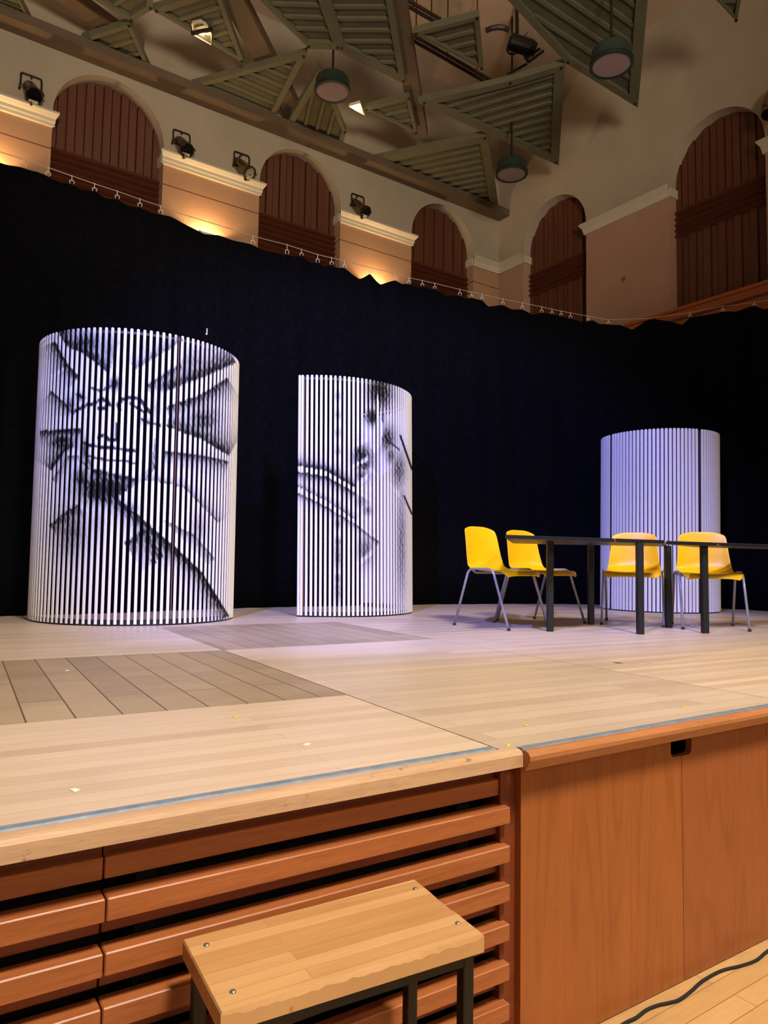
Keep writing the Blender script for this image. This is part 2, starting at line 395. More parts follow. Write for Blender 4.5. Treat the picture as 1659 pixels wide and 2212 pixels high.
# ------------------------------------------------------------------ ceiling canopy of ribbed triangular panels
ZC = HS+6.72
def cp(px, py, z=ZC):
    p = hz(px, py, z); p.x = min(p.x, XW-0.03); p.y = min(p.y, YW-0.03); return p
bm = BM(); box(bm, (-3, YW-0.26, HS+6.60), (XW, YW, ZC-0.002)); struct('trim_beam', bm, M_BEAM).name = 'trim_%d' % n_trim
n_trim += 1
CANOPY = [
    ([(175,86),(280,52),(327,157)], 'small grey-green ribbed ceiling triangle above the leftmost arch'),
    ([(-30,-35),(36,-12),(68,50),(-12,22)], 'grey-green ribbed ceiling triangle at the top left corner'),
    ([(413,185),(664,116),(590,258)], 'pale ribbed ceiling triangle left of the middle hanging lamp'),
    ([(691,147),(748,287),(732,329),(618,270)], 'ribbed ceiling triangle right below the middle hanging lamp'),
    ([(788,351),(1053,292),(1076,469)], 'pale ribbed ceiling triangle in the corner left of the small hanging lamp'),
    ([(902,222),(1102,175),(1221,139),(1207,358)], 'broad dark ribbed ceiling panel above the small hanging lamp'),
    ([(892,72),(1034,35),(1044,152)], 'ribbed ceiling triangle to the right of the long double lighting bar'),
    ([(680,-60),(838,-60),(877,184),(735,108)], 'ribbed ceiling panel touching the top edge above the middle lamp'),
    ([(786,236),(884,211),(902,290)], 'little ribbed ceiling triangle beside the right recessed spotlight'),
    ([(330,22),(470,-25),(528,138)], 'ribbed ceiling triangle around the left recessed spotlight'),
    ([(1060,-40),(1405,-60),(1378,233),(1224,138)], 'large dark ribbed ceiling panel behind the right hanging lamp'),
    ([(1490,-60),(1612,-60),(1592,48)], 'dark ceiling panel tip at the top right edge'),
    ([(500,-60),(680,-60),(735,108),(668,106)], 'dim ribbed ceiling panel between the left spotlight and the middle lamp'),
    ([(100,-60),(330,-60),(330,20),(285,48)], 'dim ribbed ceiling panel along the top left edge'),
]
for pts, lab in CANOPY:
    P = [cp(*p) for p in pts]; cen = sum(P, Vector())/len(P)
    t = thing('ceiling_panel', lab, 'ceiling panel', cen, 0, 'ribbed panels of the ceiling canopy')
    Q = [p-cen for p in P]
    inner = [q*0.80 for q in Q]
    bm = BM(); prism(bm, [q*0.9+Vector((0, 0, 0.045)) for q in Q], (0, 0, 0.03)); obj('board', bm, M_GREEN, t)
    bm = BM(); n = len(Q)
    for i in range(n):
        a, b_, c_, d = Q[i], Q[(i+1) % n], inner[(i+1) % n], inner[i]
        lo = [bm.verts.new(v) for v in (a, b_, c_, d)]; hi = [bm.verts.new(v+Vector((0, 0, 0.085))) for v in (a, b_, c_, d)]
        bm.faces.new(lo); bm.faces.new(hi[::-1])
        for k in range(4): bm.faces.new((lo[k], hi[k], hi[(k+1) % 4], lo[(k+1) % 4]))
    obj('frame', bm, M_GREENF, t)
    # ribs across the panel, parallel to its shortest side
    L = [(Q[(i+1) % n]-Q[i]).length for i in range(n)]; k0 = L.index(min(L)); d = (Q[(k0+1) % n]-Q[k0]).normalized()
    nrm = Vector((-d.y, d.x, 0)); s = [q.dot(nrm) for q in inner]; m = max(3, int((max(s)-min(s))/0.17))
    bm = BM()
    for k in range(1, m):
        off = min(s)+(max(s)-min(s))*k/m; hit = []
        for i in range(n):
            a, b_ = inner[i], inner[(i+1) % n]; sa, sb = a.dot(nrm)-off, b_.dot(nrm)-off
            if sa*sb < 0: hit.append(a+(b_-a)*(sa/(sa-sb)))
        if len(hit) == 2:
            u, v = hit; w = nrm*0.022
            prism(bm, [u-w+Vector((0,0,.018)), v-w+Vector((0,0,.018)), v+w+Vector((0,0,.018)), u+w+Vector((0,0,.018))], (0, 0, 0.034))
    if len(bm.verts): obj('ribs', bm, M_GREENF, t)
    else: bm.free()
    bm = BM()
    for q in Q:
        for fct in (0.93,): lathe(bm, [(0.018, -0.012), (0.018, 0.001)], Matrix.Translation(q*fct), 8)
    obj('bolt_heads', bm, M_DARKM, t)
# dark beams that carry the panels
def beam(pa, pb, w, lab):
    a, b_ = cp(*pa, ZC+0.12), cp(*pb, ZC+0.12); d = (b_-a).normalized(); s = Vector((-d.y, d.x, 0))*w/2
    bm = BM(); prism(bm, [v-a for v in (a-s, b_-s, b_+s, a+s)], (0, 0, 0.14))
    o = obj('ceiling_beam', bm, M_BEAM); o.location = a; tag(o, lab, 'beam', 'timber beams over the ceiling panels')
beam((60, -60), (300, 115), 0.20, 'brown beam crossing the ceiling at the top left corner')
beam((470, -60), (640, 262), 0.26, 'brown beam running beside the pale triangle towards the middle lamp')
beam((845, -60), (908, 300), 0.22, 'brown beam running down beside the long double lighting bar')

# ================================================================== STAGE
stage = thing('stage_platform', 'wide raised stage of pale and brown boards filling the middle of the hall', 'stage')
ca, sa = math.cos(A_DECK), math.sin(A_DECK)
def UV(u, v, z=HS): return Vector((u*ca - v*sa, u*sa + v*ca, z))
eL0, eL1 = hz(0, 1785), hz(1085, 1608)
eR0, eR1 = hz(1115, 1614), hz(1659, 1520)
def front_v(u, a, b):
    """v of the deck edge (line through a,b) at u"""
    pa = (a.x*ca+a.y*sa, -a.x*sa+a.y*ca); pb = (b.x*ca+b.y*sa, -b.x*sa+b.y*ca)
    return pa[1] + (pb[1]-pa[1])*(u-pa[0])/(pb[0]-pa[0])
U1, U2, V1, V2, V3 = 1.236, 2.63, 2.37, 3.82, 5.28
def deck(poly, mat, lab=None, g=0.0025):
    c = sum((Vector((p[0], p[1], 0)) for p in poly), Vector())/len(poly)
    pp = []
    for u, v in poly:
        d = Vector((c.x-u, c.y-v, 0)); pp.append(UV(u+math.copysign(g, d.x), v+math.copysign(g, d.y)))
    bm = BM(); prism(bm, pp, (0, 0, -0.03)); o = obj('deck_panel', bm, mat, stage)
    if lab: o['label'] = lab
fl = lambda u: front_v(u, eL0, eL1)
fr = lambda u: front_v(u, eR0, eR1)
deck([(-3.2, fl(-3.2)), (U1, fl(U1)), (U1, V1), (-3.2, V1)], M_DECK)
deck([(-3.2, V1), (U1, V1), (U1, V2), (-3.2, V2)], M_DECKB, 'worn brown inset of broad boards')
deck([(-3.2, V2), (U1, V2), (U1, 8.85), (-3.2, 8.75)], M_DECK2)
deck([(U1, fr(U1)), (U2, fr(U2)), (U2, 2.41), (U2, V2+.06), (U1, V2)], M_DECK2)
deck([(U1, V2), (U2, V2+.06), (U2, V3), (U1, V3)], M_DECKB, 'brown inset in front of the two left screens')
deck([(U1, V3), (U2, V3), (U2, 9.0), (U1, 8.9)], M_DECK2)
deck([(U2, fr(U2)), (7.9, fr(7.9)), (7.9, 3.55), (U2, 2.41)], M_DECK)
deck([(U2, 2.41), (7.9, 3.55), (7.9, 9.4), (U2, 9.0)], M_DECK2)
# solid body under the boards
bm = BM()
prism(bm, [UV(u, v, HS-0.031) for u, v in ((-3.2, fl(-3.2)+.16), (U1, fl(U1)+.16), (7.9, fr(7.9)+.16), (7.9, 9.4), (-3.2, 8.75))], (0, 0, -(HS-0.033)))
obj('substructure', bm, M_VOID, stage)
# nosings and steel strips; local frame: x along the edge, -y towards the hall
def edge_frame(a, b):
    d = (b-a); ang = math.atan2(d.y, d.x); return Matrix.Translation(a) @ Matrix.Rotation(ang, 4, 'Z'), d.length
def nosing(a, b, ext0, ext1, mat, prof, nm='nosing', lab=None):
    M, L = edge_frame(a, b); bm = BM(); rings = []
    for x in (-ext0, L+ext1): rings.append([bm.verts.new(M @ Vector((x, y, z))) for y, z in prof])
    n = len(prof)
    for k in range(n): bm.faces.new((rings[0][k], rings[0][(k+1) % n], rings[1][(k+1) % n], rings[1][k]))
    bm.faces.new(rings[0]); bm.faces.new(rings[1][::-1])
    o = obj(nm, bm, mat, stage)
    if lab: o['label'] = lab
    return o
STRIP = [(0.0, -0.03), (0.0, -0.0003), (-0.019, -0.0003), (-0.022, -0.006), (-0.022, -0.03)]
NOSE_L = [(-0.020, -0.043), (-0.020, -0.006), (-0.03, -0.001), (-0.045, -0.0003), (-0.056, -0.0008), (-0.066, -0.003), (-0.071, -0.012), (-0.071, -0.043)]
NOSE_R = [(-0.020, -0.05), (-0.020, -0.006), (-0.028, -0.001), (-0.040, -0.0006), (-0.050, -0.005), (-0.055, -0.013), (-0.055, -0.024), (-0.038, -0.052)]
EL = 1.9
nosing(eL0, eL1, EL, 0.012, M_STEEL, STRIP, 'steel_strip')
nosing(eR0, eR1, -0.004, 2.6, M_STEEL, STRIP, 'steel_strip')
nosing(eL0, eL1, EL, 0.008, M_NOSE, NOSE_L, lab='pale scuffed nosing over the slats')
nosing(eR0, eR1, 0.004, 2.6, M_NOSE2, NOSE_R, lab='orange chamfered nosing over the plain panels')

# slatted fronts (left), hung in a frame that follows the edge
ML, LL = edge_frame(eL0, eL1)
xs_split = (hy(231, 1950, 1.43) - eL0).dot((eL1-eL0).normalized())
def on_L(px, py, y):
    Pl = ML @ Vector((0, y, 0)); nrm = ML.to_3x3() @ Vector((0, 1, 0)); d = ray(px, py); P = CAM + d*((Pl-CAM).dot(nrm)/d.dot(nrm)); return (ML.inverted() @ P).x
X_SLAT, X_REC, X_P1 = on_L(1103, 1800, -0.036), on_L(1084, 1800, 0.004), on_L(1120.5, 1800, -0.012)
def slat_front(xa, xb, label, post_right):
    base = ML @ Vector(((xa+xb)/2, 0, 0)); t = thing('slatted_stage_facing', label, 'panel', (base.x, base.y, 0), math.atan2((eL1-eL0).y, (eL1-eL0).x), 'slatted fronts of the stage')
    h = (xb-xa)/2; zt = HS-0.052
    mid_x = (xa+xb)/2; xr = (X_SLAT-mid_x) if post_right else h-0.0015; xr2 = (X_REC-mid_x) if post_right else h-0.0015; xl = -h+0.0015
    n = 8
    z = HS - 0.153                                   # top front edge of the first projecting slat
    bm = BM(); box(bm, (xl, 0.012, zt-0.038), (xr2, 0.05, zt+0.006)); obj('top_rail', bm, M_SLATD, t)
    bm = BM(); box(bm, (xl, -0.004, zt-0.078), (xr2, 0.03, zt-0.036)); obj('slat', bevel(bm, 0.002, 1), M_SLAT, t)
    for k in range(n):
        z1 = z - k*0.0985
        if z1-0.045 < 0.01: break
        bm = BM(); box(bm, (xl, -0.036, z1-0.043), (xr, 0.012, z1)); obj('slat', bevel(bm, 0.0025, 1), M_SLAT, t)
        if z1-0.09 > 0.0:
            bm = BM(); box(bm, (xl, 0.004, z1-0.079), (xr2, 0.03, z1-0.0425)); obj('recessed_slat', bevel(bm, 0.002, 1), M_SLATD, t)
    if post_right:
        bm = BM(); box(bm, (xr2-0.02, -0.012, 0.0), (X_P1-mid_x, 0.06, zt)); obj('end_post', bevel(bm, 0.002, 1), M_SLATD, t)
    for x in ((-h+0.09, h-0.12) if h < .8 else (-h+.3, 0, h-.3)):
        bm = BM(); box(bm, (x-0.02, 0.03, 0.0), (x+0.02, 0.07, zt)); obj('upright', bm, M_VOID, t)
slat_front(xs_split, LL+0.010, 'wide slatted stage front of red-brown boards behind the wooden bench', True)
slat_front(-EL+0.2, xs_split, 'slatted stage front at the lower left edge, left of the board joint', False)

# plain cherry panels (right) with a hand hole cut across their joint
MR, LR = edge_frame(eR0, eR1)
def on_R(px, py):
    """pixel -> (x along edge, z) on the panel face"""
    Pl = MR @ Vector((0, 0.006, 0)); nrm = MR.to_3x3() @ Vector((0, 1, 0))
    d = ray(px, py); P = CAM + d*((Pl-CAM).dot(nrm)/d.dot(nrm)); q = MR.inverted() @ P; return q.x, q.z+HS
xa = on_R(1125, 1800)[0]; xb = on_R(1475, 1850)[0]; xc = on_R(1656, 1600)[0]
hl, hr = on_R(1449, 1620)[0], on_R(1494, 1620)[0]; hz0 = on_R(1452, 1637)[1]; zt = HS-0.051
def panel(x0, x1, poly, label, mat):
    t = thing('stage_front_panel', label, 'panel', MR @ Vector((x0, 0.006, -HS)), math.atan2((eR1-eR0).y, (eR1-eR0).x), 'plain cherry panels of the stage front')
    bm = BM(); prism(bm, [(x-x0, 0, z) for x, z in poly], (0, 0.022, 0)); obj('veneer_board', bm, mat, t)
    return t
g = 0.0012; r = 0.016
panel(xa, xb, [(xa, 0.004), (xb-g, 0.004), (xb-g, hz0), (hl+r, hz0), (hl+r*.3, hz0+r*.3), (hl, hz0+r), (hl, zt), (xa, zt)], 'large plain cherry panel right of the slats, hand hole cut in its top right corner', M_PANEL)
panel(xb, xc, [(xb+g, 0.004), (xc-g, 0.004), (xc-g, zt), (hr, zt), (hr, hz0+r), (hr-r*.3, hz0+r*.3), (hr-r, hz0), (xb+g, hz0)], 'plain cherry panel at the right edge, hand hole in its top left corner', M_PANEL2)
t = panel(xc, xc+1.4, [(xc+g, 0.004), (xc+1.4, 0.004), (xc+1.4, zt), (xc+g, zt)], 'sliver of a third cherry panel with two screws at the right edge', M_PANEL)
for px, py in ((1655, 1615), (1655, 1634)):
    x, z = on_R(px, py); bm = BM(); lathe(bm, [(0.0045, 0), (0.004, 0.0015), (0.001, 0.002)], axis_matrix((x-xc+0.012, 0.0, z), (0, -1, 0)), 10); obj('screw', bm, M_BOLT, t)
# ------------------------------------------------------------------ curtain, wire and hooks
def az(v): return math.atan2(v.x, v.y)
WIRE = [(-70,304),(0,328),(51,344),(104,362),(155,380),(204,397),(253,413),(302,430),(347,445),(392,462),(471,486),(546,510),(620,529),(651,539),(686,550),(716,557),(744,563),(799,578),(854,591),(883,600),(912,606),(939,612),(993,625),(1019,631),(1041,636),(1086,646),(1128,654),(1170,663),(1192,668),(1212,672),(1232,676),(1270,683),(1314,691),(1400,688),(1490,675),(1561,662),(1629,653),(1730,640)]
TOP = [(-70,320),(-30,340),(0,347),(51,360),(78,367),(104,378),(130,390),(155,396),(180,406),(204,412),(228,424),(253,428),(278,441),(302,445),(325,457),(347,460),(370,466),(392,476),(420,492),(440,502),(471,506),(500,515),(546,526),(575,540),(620,548),(640,553),(651,551),(670,563),(686,566),(700,573),(716,571),(730,576),(744,577),(760,590),(776,600),(785,597),(799,589),(815,607),(822,612),(840,606),(854,604),(868,612),(883,611),(900,618),(912,617),(926,624),(939,623),(965,638),(993,637),(1005,643),(1019,642),(1030,645),(1041,646),(1055,660),(1068,659),(1086,657),(1105,666),(1128,667),(1150,678),(1170,674),(1192,677),(1212,681),(1232,686),(1255,694),(1270,692),(1280,690),(1295,699),(1314,699),(1340,700),(1365,711),(1395,692),(1415,688),(1440,691),(1474,700),(1490,684),(1520,680),(1561,672),(1590,671),(1615,662),(1629,659),(1650,666),(1730,655)]
BOT = [(-120,1336),(10,1332),(200,1327),(420,1318),(570,1313),(780,1309),(950,1306),(1120,1305),(1250,1306),(1400,1309),(1520,1314),(1600,1318),(1760,1328)]
def interp(tab, x):
    xs = [p[0] for p in tab]; return float(np.interp(x, xs, [p[1] for p in tab]))
_bx = np.linspace(-120, 1760, 400); _bp = [hz(x, interp(BOT, x)) for x in _bx]; _baz = [az(p) for p in _bp]; _bdist = [math.hypot(p.x, p.y) for p in _bp]
def plan(a):
    """smooth plan curve of the drape: distance from the camera foot at azimuth a"""
    return float(np.interp(a, _baz, _bdist))
def on_drape(px, py, off=0.0):
    d = ray(px, py); h = math.hypot(d.x, d.y); R = plan(az(d)) - off; return CAM + d*(R/h)
def drape(x0, x1, label, cat='curtain'):
    N = int((x1-x0)/3); base = on_drape((x0+x1)/2, interp(TOP, (x0+x1)/2)); base.z = HS
    t = thing('stage_curtain', label, cat, base, 0, 'black drapes hung round the stage')
    bm = BM(); prev = None
    for i in range(N+1):
        px = x0+(x1-x0)*i/N; T = on_drape(px, interp(TOP, px)); a = az(T-CAM); R = math.hypot(T.x, T.y); col = []
        for k in range(9):
            f = k/8; z = T.z + (HS+0.004-T.z)*f
            fold = (0.020*math.sin(px*0.115)+0.012*math.sin(px*0.047+1.3))*(0.35+0.65*min(1, f*2))
            Rk = R+0.03+fold; col.append(bm.verts.new(Vector((math.sin(a)*Rk, math.cos(a)*Rk, z))-base))
        if prev:
            for k in range(8): bm.faces.new((prev[k], prev[k+1], col[k+1], col[k]))
        prev = col
    o = obj('cloth', bm, M_CLOTH, t, True)
    s = o.modifiers.new('thick', 'SOLIDIFY'); s.thickness = 0.006; s.offset = 1.0
    for hx_, hy_ in WIRE[2:-1]:
        if x0 < hx_ < x1 and hx_ not in (1400,):
            a = on_drape(hx_, hy_, 0.0); b_ = on_drape(hx_+0.5, interp(TOP, hx_)+1, 0.0); m = a.lerp(b_, 0.55)
            bm = BM(); side = Vector((math.cos(az(a-CAM)), -math.sin(az(a-CAM)), 0))
            tube(bm, [a+Vector((0,0,.008)), m], 0.0035, 6)
            tube(bm, fillet([b_-side*0.015, m-side*0.02+Vector((0,0,-.005)), m, m+side*0.02+Vector((0,0,-.005)), b_+side*0.015], 0.02, 3), 0.0035, 6)
            for v in bm.verts: v.co -= base
            obj('hook', bm, M_HOOK, t)
    return t, base
tL, bL = drape(-70, 471, 'black stage drape at the left, behind the big screen with the painted face')
tM, bM_ = drape(471, 1312.5, 'wide black stage drape behind the middle screen and the two left chairs')
tR, bR = drape(1312.5, 1730, 'black stage drape at the right, behind the plain white screen')
a = on_drape(447, 716, 0.05); bm = BM(); box(bm, (-0.006, -0.002, -0.03), (0.006, 0.002, 0.03)); box(bm, (-0.014, -0.003, -0.034), (0.004, 0.003, -0.022))
for v in bm.verts: v.co += a-bL
obj('white_tag', bm, M_HOOK, tL)
bm = BM(); P = [on_drape(x, y) for x, y in WIRE]; o0 = P[0].copy(); tube(bm, [p-o0 for p in P], 0.0035, 6)
o = obj('curtain_wire', bm, M_WIRE); o.location = o0; tag(o, 'thin pale wire carrying the black drapes along their scalloped top', 'wire')

# ------------------------------------------------------------------ wall uplights behind the drape
def uplight(x, z, label, power):
    t = thing('wall_uplight', label, 'wall lamp', (x, YW, z), 0, 'uplights on the piers of the back wall')
    w, h, d = 0.14, 0.12, 0.17
    bm = BM(); box(bm, (-w, -d, -0.10), (w, 0, -0.085)); box(bm, (-w, -d, -0.1), (w, -d+.012, h*0.9)); obj('housing', bm, M_UPL, t)
    for s in (-1, 1):
        bm = BM(); box(bm, (s*w-0.006, -d, -0.1), (s*w+0.006, 0, h)); obj('side_fin', bm, M_UPL, t)
    bm = BM(); lathe(bm, [(0.006, -0.06), (0.02, -0.045), (0.028, -0.01), (0.018, 0.02), (0.004, 0.028)], Matrix.Translation((0, -0.085, 0.0)), 12); obj('bulb', bm, M_BULB, t, True)
    l = bpy.data.lights.new('uplight_bulb', 'POINT'); l.energy = power; l.color = (1.0, 0.66, 0.33); l.shadow_soft_size = 0.03
    lo = bpy.data.objects.new('uplight_bulb', l); C.objects.link(lo); lo.parent = t; lo.location = (0, -0.085, 0.04)
for px, py, lab in ((450, 500, 'glowing uplight on the pier between the two left arches'), (817, 612, 'glowing uplight on the pier behind the single wall lamp'), (-30, 345, 'uplight glow at the left edge, beyond the leftmost arch')):
    p = hy(px, py, YW-0.1); uplight(p.x, p.z-0.16, lab, 60)

# ------------------------------------------------------------------ slatted screens with brush painting
class Paint:
    """brush strokes on the screens, measured on a chart (cx, cy) of the picture; value 0 = bare white, 1 = black"""
    def __init__(s, ox, oy, k): s.o = (ox, oy, k); s.ops = []
    def line(s, pts, w, v=0.95, soft=4): s.ops.append(('line', pts, w, v, soft))
    def shade(s, pts, fall, v=0.8, side=1): s.ops.append(('shade', pts, fall, v, side))
    def blob(s, x, y, rx, ry, v): s.ops.append(('blob', x, y, rx, ry, v))
    def white(s, poly): s.ops.append(('white', poly))
    def value(s, px, py):
        ox, oy, k = s.o; X = (px-ox)*k; Y = (py-oy)*k; val = np.zeros_like(X)
        rough = 0.72+0.28*np.sin(X*0.31+np.sin(Y*0.05)*3)*np.sin(Y*0.021+X*0.5)
        for op in s.ops:
            if op[0] in ('line', 'shade'):
                best = np.full_like(X, 1e9); sd = np.zeros_like(X)
                pts = op[1]
                for (ax, ay), (bx, by) in zip(pts, pts[1:]):
                    dx, dy = bx-ax, by-ay; L2 = dx*dx+dy*dy; t = ((X-ax)*dx+(Y-ay)*dy)/L2
                    inside = (t > -0.02) & (t < 1.02); t = np.clip(t, 0, 1)
                    d = np.hypot(X-ax-t*dx, Y-ay-t*dy); c = (dx*(Y-ay)-dy*(X-ax))
                    m = d < best
                    if op[0] == 'shade': sd = np.where(m, np.where(inside, np.sign(c), 0), sd)
                    best = np.minimum(best, d)
                if op[0] == 'line': v = op[3]*np.clip((op[2]/2+op[4]-best)/op[4], 0, 1)
                else: v = op[3]*np.exp(-best/op[2])*(sd == op[4])*rough
                val = np.maximum(val, v)
            elif op[0] == 'blob':
                r2 = ((X-op[1])/op[3])**2+((Y-op[2])/op[4])**2; val = np.maximum(val, op[5]*np.exp(-r2)*rough)
            else:
                P = op[1]; ins = np.zeros(X.shape, bool); j = len(P)-1
                for i in range(len(P)):
                    xi, yi = P[i]; xj, yj = P[j]
                    if yi != yj: ins ^= ((yi > Y) != (yj > Y)) & (X < (xj-xi)*(Y-yi)/(yj-yi)+xi)
                    j = i
                val = np.where(ins, val*0.12, val)
        return np.clip(2.1*val, 0, 1)
face = Paint(40, 680, 3.16)
face.blob(450, 200, 120, 90, .75); face.blob(620, 250, 90, 140, .45); face.blob(860, 260, 60, 150, .25); face.blob(1200, 330, 160, 110, .45)
face.blob(600, 1190, 210, 110, .98); face.blob(360, 1480, 130, 190, .5); face.blob(300, 870, 110, 70, .75); face.blob(1260, 720, 120, 110, .6)
face.blob(1000, 480, 90, 45, .7); face.blob(430, 1120, 70, 90, .7); face.blob(480, 1000, 40, 90, .5); face.blob(540, 1420, 60, 160, .3)
face.shade([(270,120),(330,215),(440,260),(600,390)], 90, .9, -1); face.shade([(250,180),(340,340),(420,420)], 60, .9, 1)
face.shade([(800,370),(1120,180)], 70, .6, -1); face.shade([(870,480),(1100,335)], 55, .85, 1)
face.shade([(1000,520),(1250,430),(1480,330)], 110, .85, -1); face.shade([(1010,625),(1250,540),(1420,430)], 70, .85, 1)
face.shade([(150,790),(420,775)], 60, .9, 1); face.shade([(230,520),(380,665)], 50, .8, 1)
face.shade([(1010,765),(1250,850),(1430,960)], 90, .85, -1); face.shade([(990,930),(1250,955),(1430,995)], 55, .8, 1)
face.shade([(230,1060),(320,930),(380,895)], 60, .9, -1); face.shade([(230,1125),(330,970),(410,955)], 40, .6, 1)
face.shade([(500,1055),(590,1070),(690,1095),(800,1115)], 60, .95, 1); face.shade([(870,1130),(930,1050),(935,850)], 50, .6, -1)
face.shade([(680,1260),(900,1440),(1100,1640)], 70, .95, 1); face.shade([(890,1450),(1080,1600),(1250,1760),(1430,2050)], 60, .95, 1)
face.shade([(870,1125),(1130,1180),(1360,1420)], 40, .55, -1); face.shade([(980,1390),(1200,1500),(1340,1660)], 55, .6, 1)
face.shade([(720,1555),(860,1460),(990,1640)], 120, .75, 1); face.shade([(210,1430),(400,1300)], 120, .7, 1)
face.white([(265,140),(330,220),(440,265),(600,395),(600,560),(420,430),(330,320)]); face.white([(630,400),(640,330),(685,200),(720,235),(745,380),(790,560),(560,560),(520,430)])
face.white([(800,375),(1120,190),(1110,320),(880,460),(900,640),(800,560)]); face.white([(1000,525),(1250,440),(1480,335),(1480,370),(1250,535),(1005,620)])
face.white([(160,720),(420,660),(640,520),(900,560),(940,740),(930,860),(900,1040),(800,1110),(520,1050),(450,880),(420,770),(160,780)])
face.white([(1000,770),(1250,855),(1430,962),(1430,985),(1240,945),(940,920)]); face.white([(235,1100),(325,940),(385,905),(410,945),(330,965)])
face.white([(870,1125),(1130,1190),(1200,1270),(1020,1400),(900,1425),(680,1255),(700,1225)]); face.white([(890,1430),(985,1400),(1330,1740),(1430,2030),(1250,1740),(1080,1590)])
face.blob(350, 620, 40, 60, .55); face.blob(455, 930, 26, 90, .7); face.blob(945, 640, 30, 90, .35); face.blob(1180, 1000, 160, 60, .3); face.blob(760, 1330, 60, 60, .55); face.blob(1230, 1450, 60, 110, .35); face.blob(300, 1000, 60, 120, .3); face.blob(660, 470, 40, 45, .85); face.blob(700, 330, 14, 60, .5); face.blob(880, 730, 60, 30, .35); face.blob(420, 560, 34, 34, .55)
for pts, w in (([(370,668),(450,622),(520,602),(570,575),(615,600),(590,640),(545,640)], 20), ([(405,545),(440,565)], 22), ([(600,568),(628,622)], 14),
               ([(690,650),(680,610),(705,580),(760,568),(835,578),(872,640),(905,672)], 20), ([(760,605),(820,640),(862,668)], 12), ([(545,838),(592,815),(610,850),(672,852),(668,740)], 15),
               ([(455,885),(560,903),(690,915),(800,932)], 17), ([(480,962),(560,985),(690,995),(800,1012)], 9), ([(840,715),(900,740),(965,755)], 12),
               ([(500,500),(560,520),(640,480)], 12), ([(270,1385),(400,1300)], 6), ([(900,1450),(1080,1602),(1250,1765),(1430,2055)], 9), ([(680,1262),(900,1442)], 7),
               ([(440,1010),(470,1040)], 10), ([(915,1680),(935,1690)], 16), ([(500,890),(440,870)], 12), ([(515,1060),(600,1072)], 9)): face.line(pts, w)
tower = Paint(600, 780, 3.815)
for y in range(140, 1900, 150): tower.blob(495, y, 26, 45, .42 if y < 1200 else .6)
tower.blob(495, 1600, 30, 140, .5); tower.blob(495, 1900, 30, 110, .45)
tower.shade([(160,860),(400,905),(640,1045)], 45, .95, -1); tower.shade([(160,910),(400,950),(640,1080)], 45, .9, 1)
tower.shade([(160,1030),(400,1150),(640,1310)], 30, .6, -1); tower.shade([(160,1085),(400,1195),(640,1335),(840,1490)], 30, .8, 1)
tower.blob(840, 250, 110, 150, .85); tower.blob(780, 460, 60, 70, .95); tower.blob(700, 800, 90, 120, .75); tower.blob(900, 640, 70, 120, .7)
tower.blob(700, 950, 70, 60, .6); tower.blob(1000, 900, 60, 160, .55); tower.blob(720, 1560, 70, 130, .5); tower.blob(690, 1150, 70, 60, .4)
tower.blob(1020, 1500, 45, 500, .45); tower.blob(660, 760, 30, 60, .8); tower.blob(720, 860, 36, 50, .8); tower.blob(860, 470, 26, 90, .6); tower.blob(740, 1230, 40, 40, .5); tower.blob(930, 780, 40, 70, .6)
tower.white([(610,690),(740,615),(745,660),(610,720)]); tower.white([(610,860),(745,780),(745,820),(610,890)]); tower.white([(640,1010),(745,920),(745,970),(640,1050)])
tower.white([(620,1690),(790,1540),(790,1590),(620,1730)]); tower.white([(820,270),(850,410),(870,560),(850,700),(800,760),(760,700),(800,560)])
tower.white([(770,880),(900,970),(1000,1080),(1000,1120),(880,1030),(770,920)])
tower.white([(160,868),(400,912),(640,1050),(850,1170),(850,1210),(640,1085),(400,950),(160,905)]); tower.white([(160,1035),(400,1155),(640,1315),(850,1455),(850,1500),(640,1345),(400,1200),(160,1080)])
tower.line([(1010,615),(1060,760),(1105,890)], 7, .8, 8); tower.line([(1040,1110),(1105,1260)], 8, .7, 6); tower.line([(905,650),(1000,730)], 6, .7, 6)

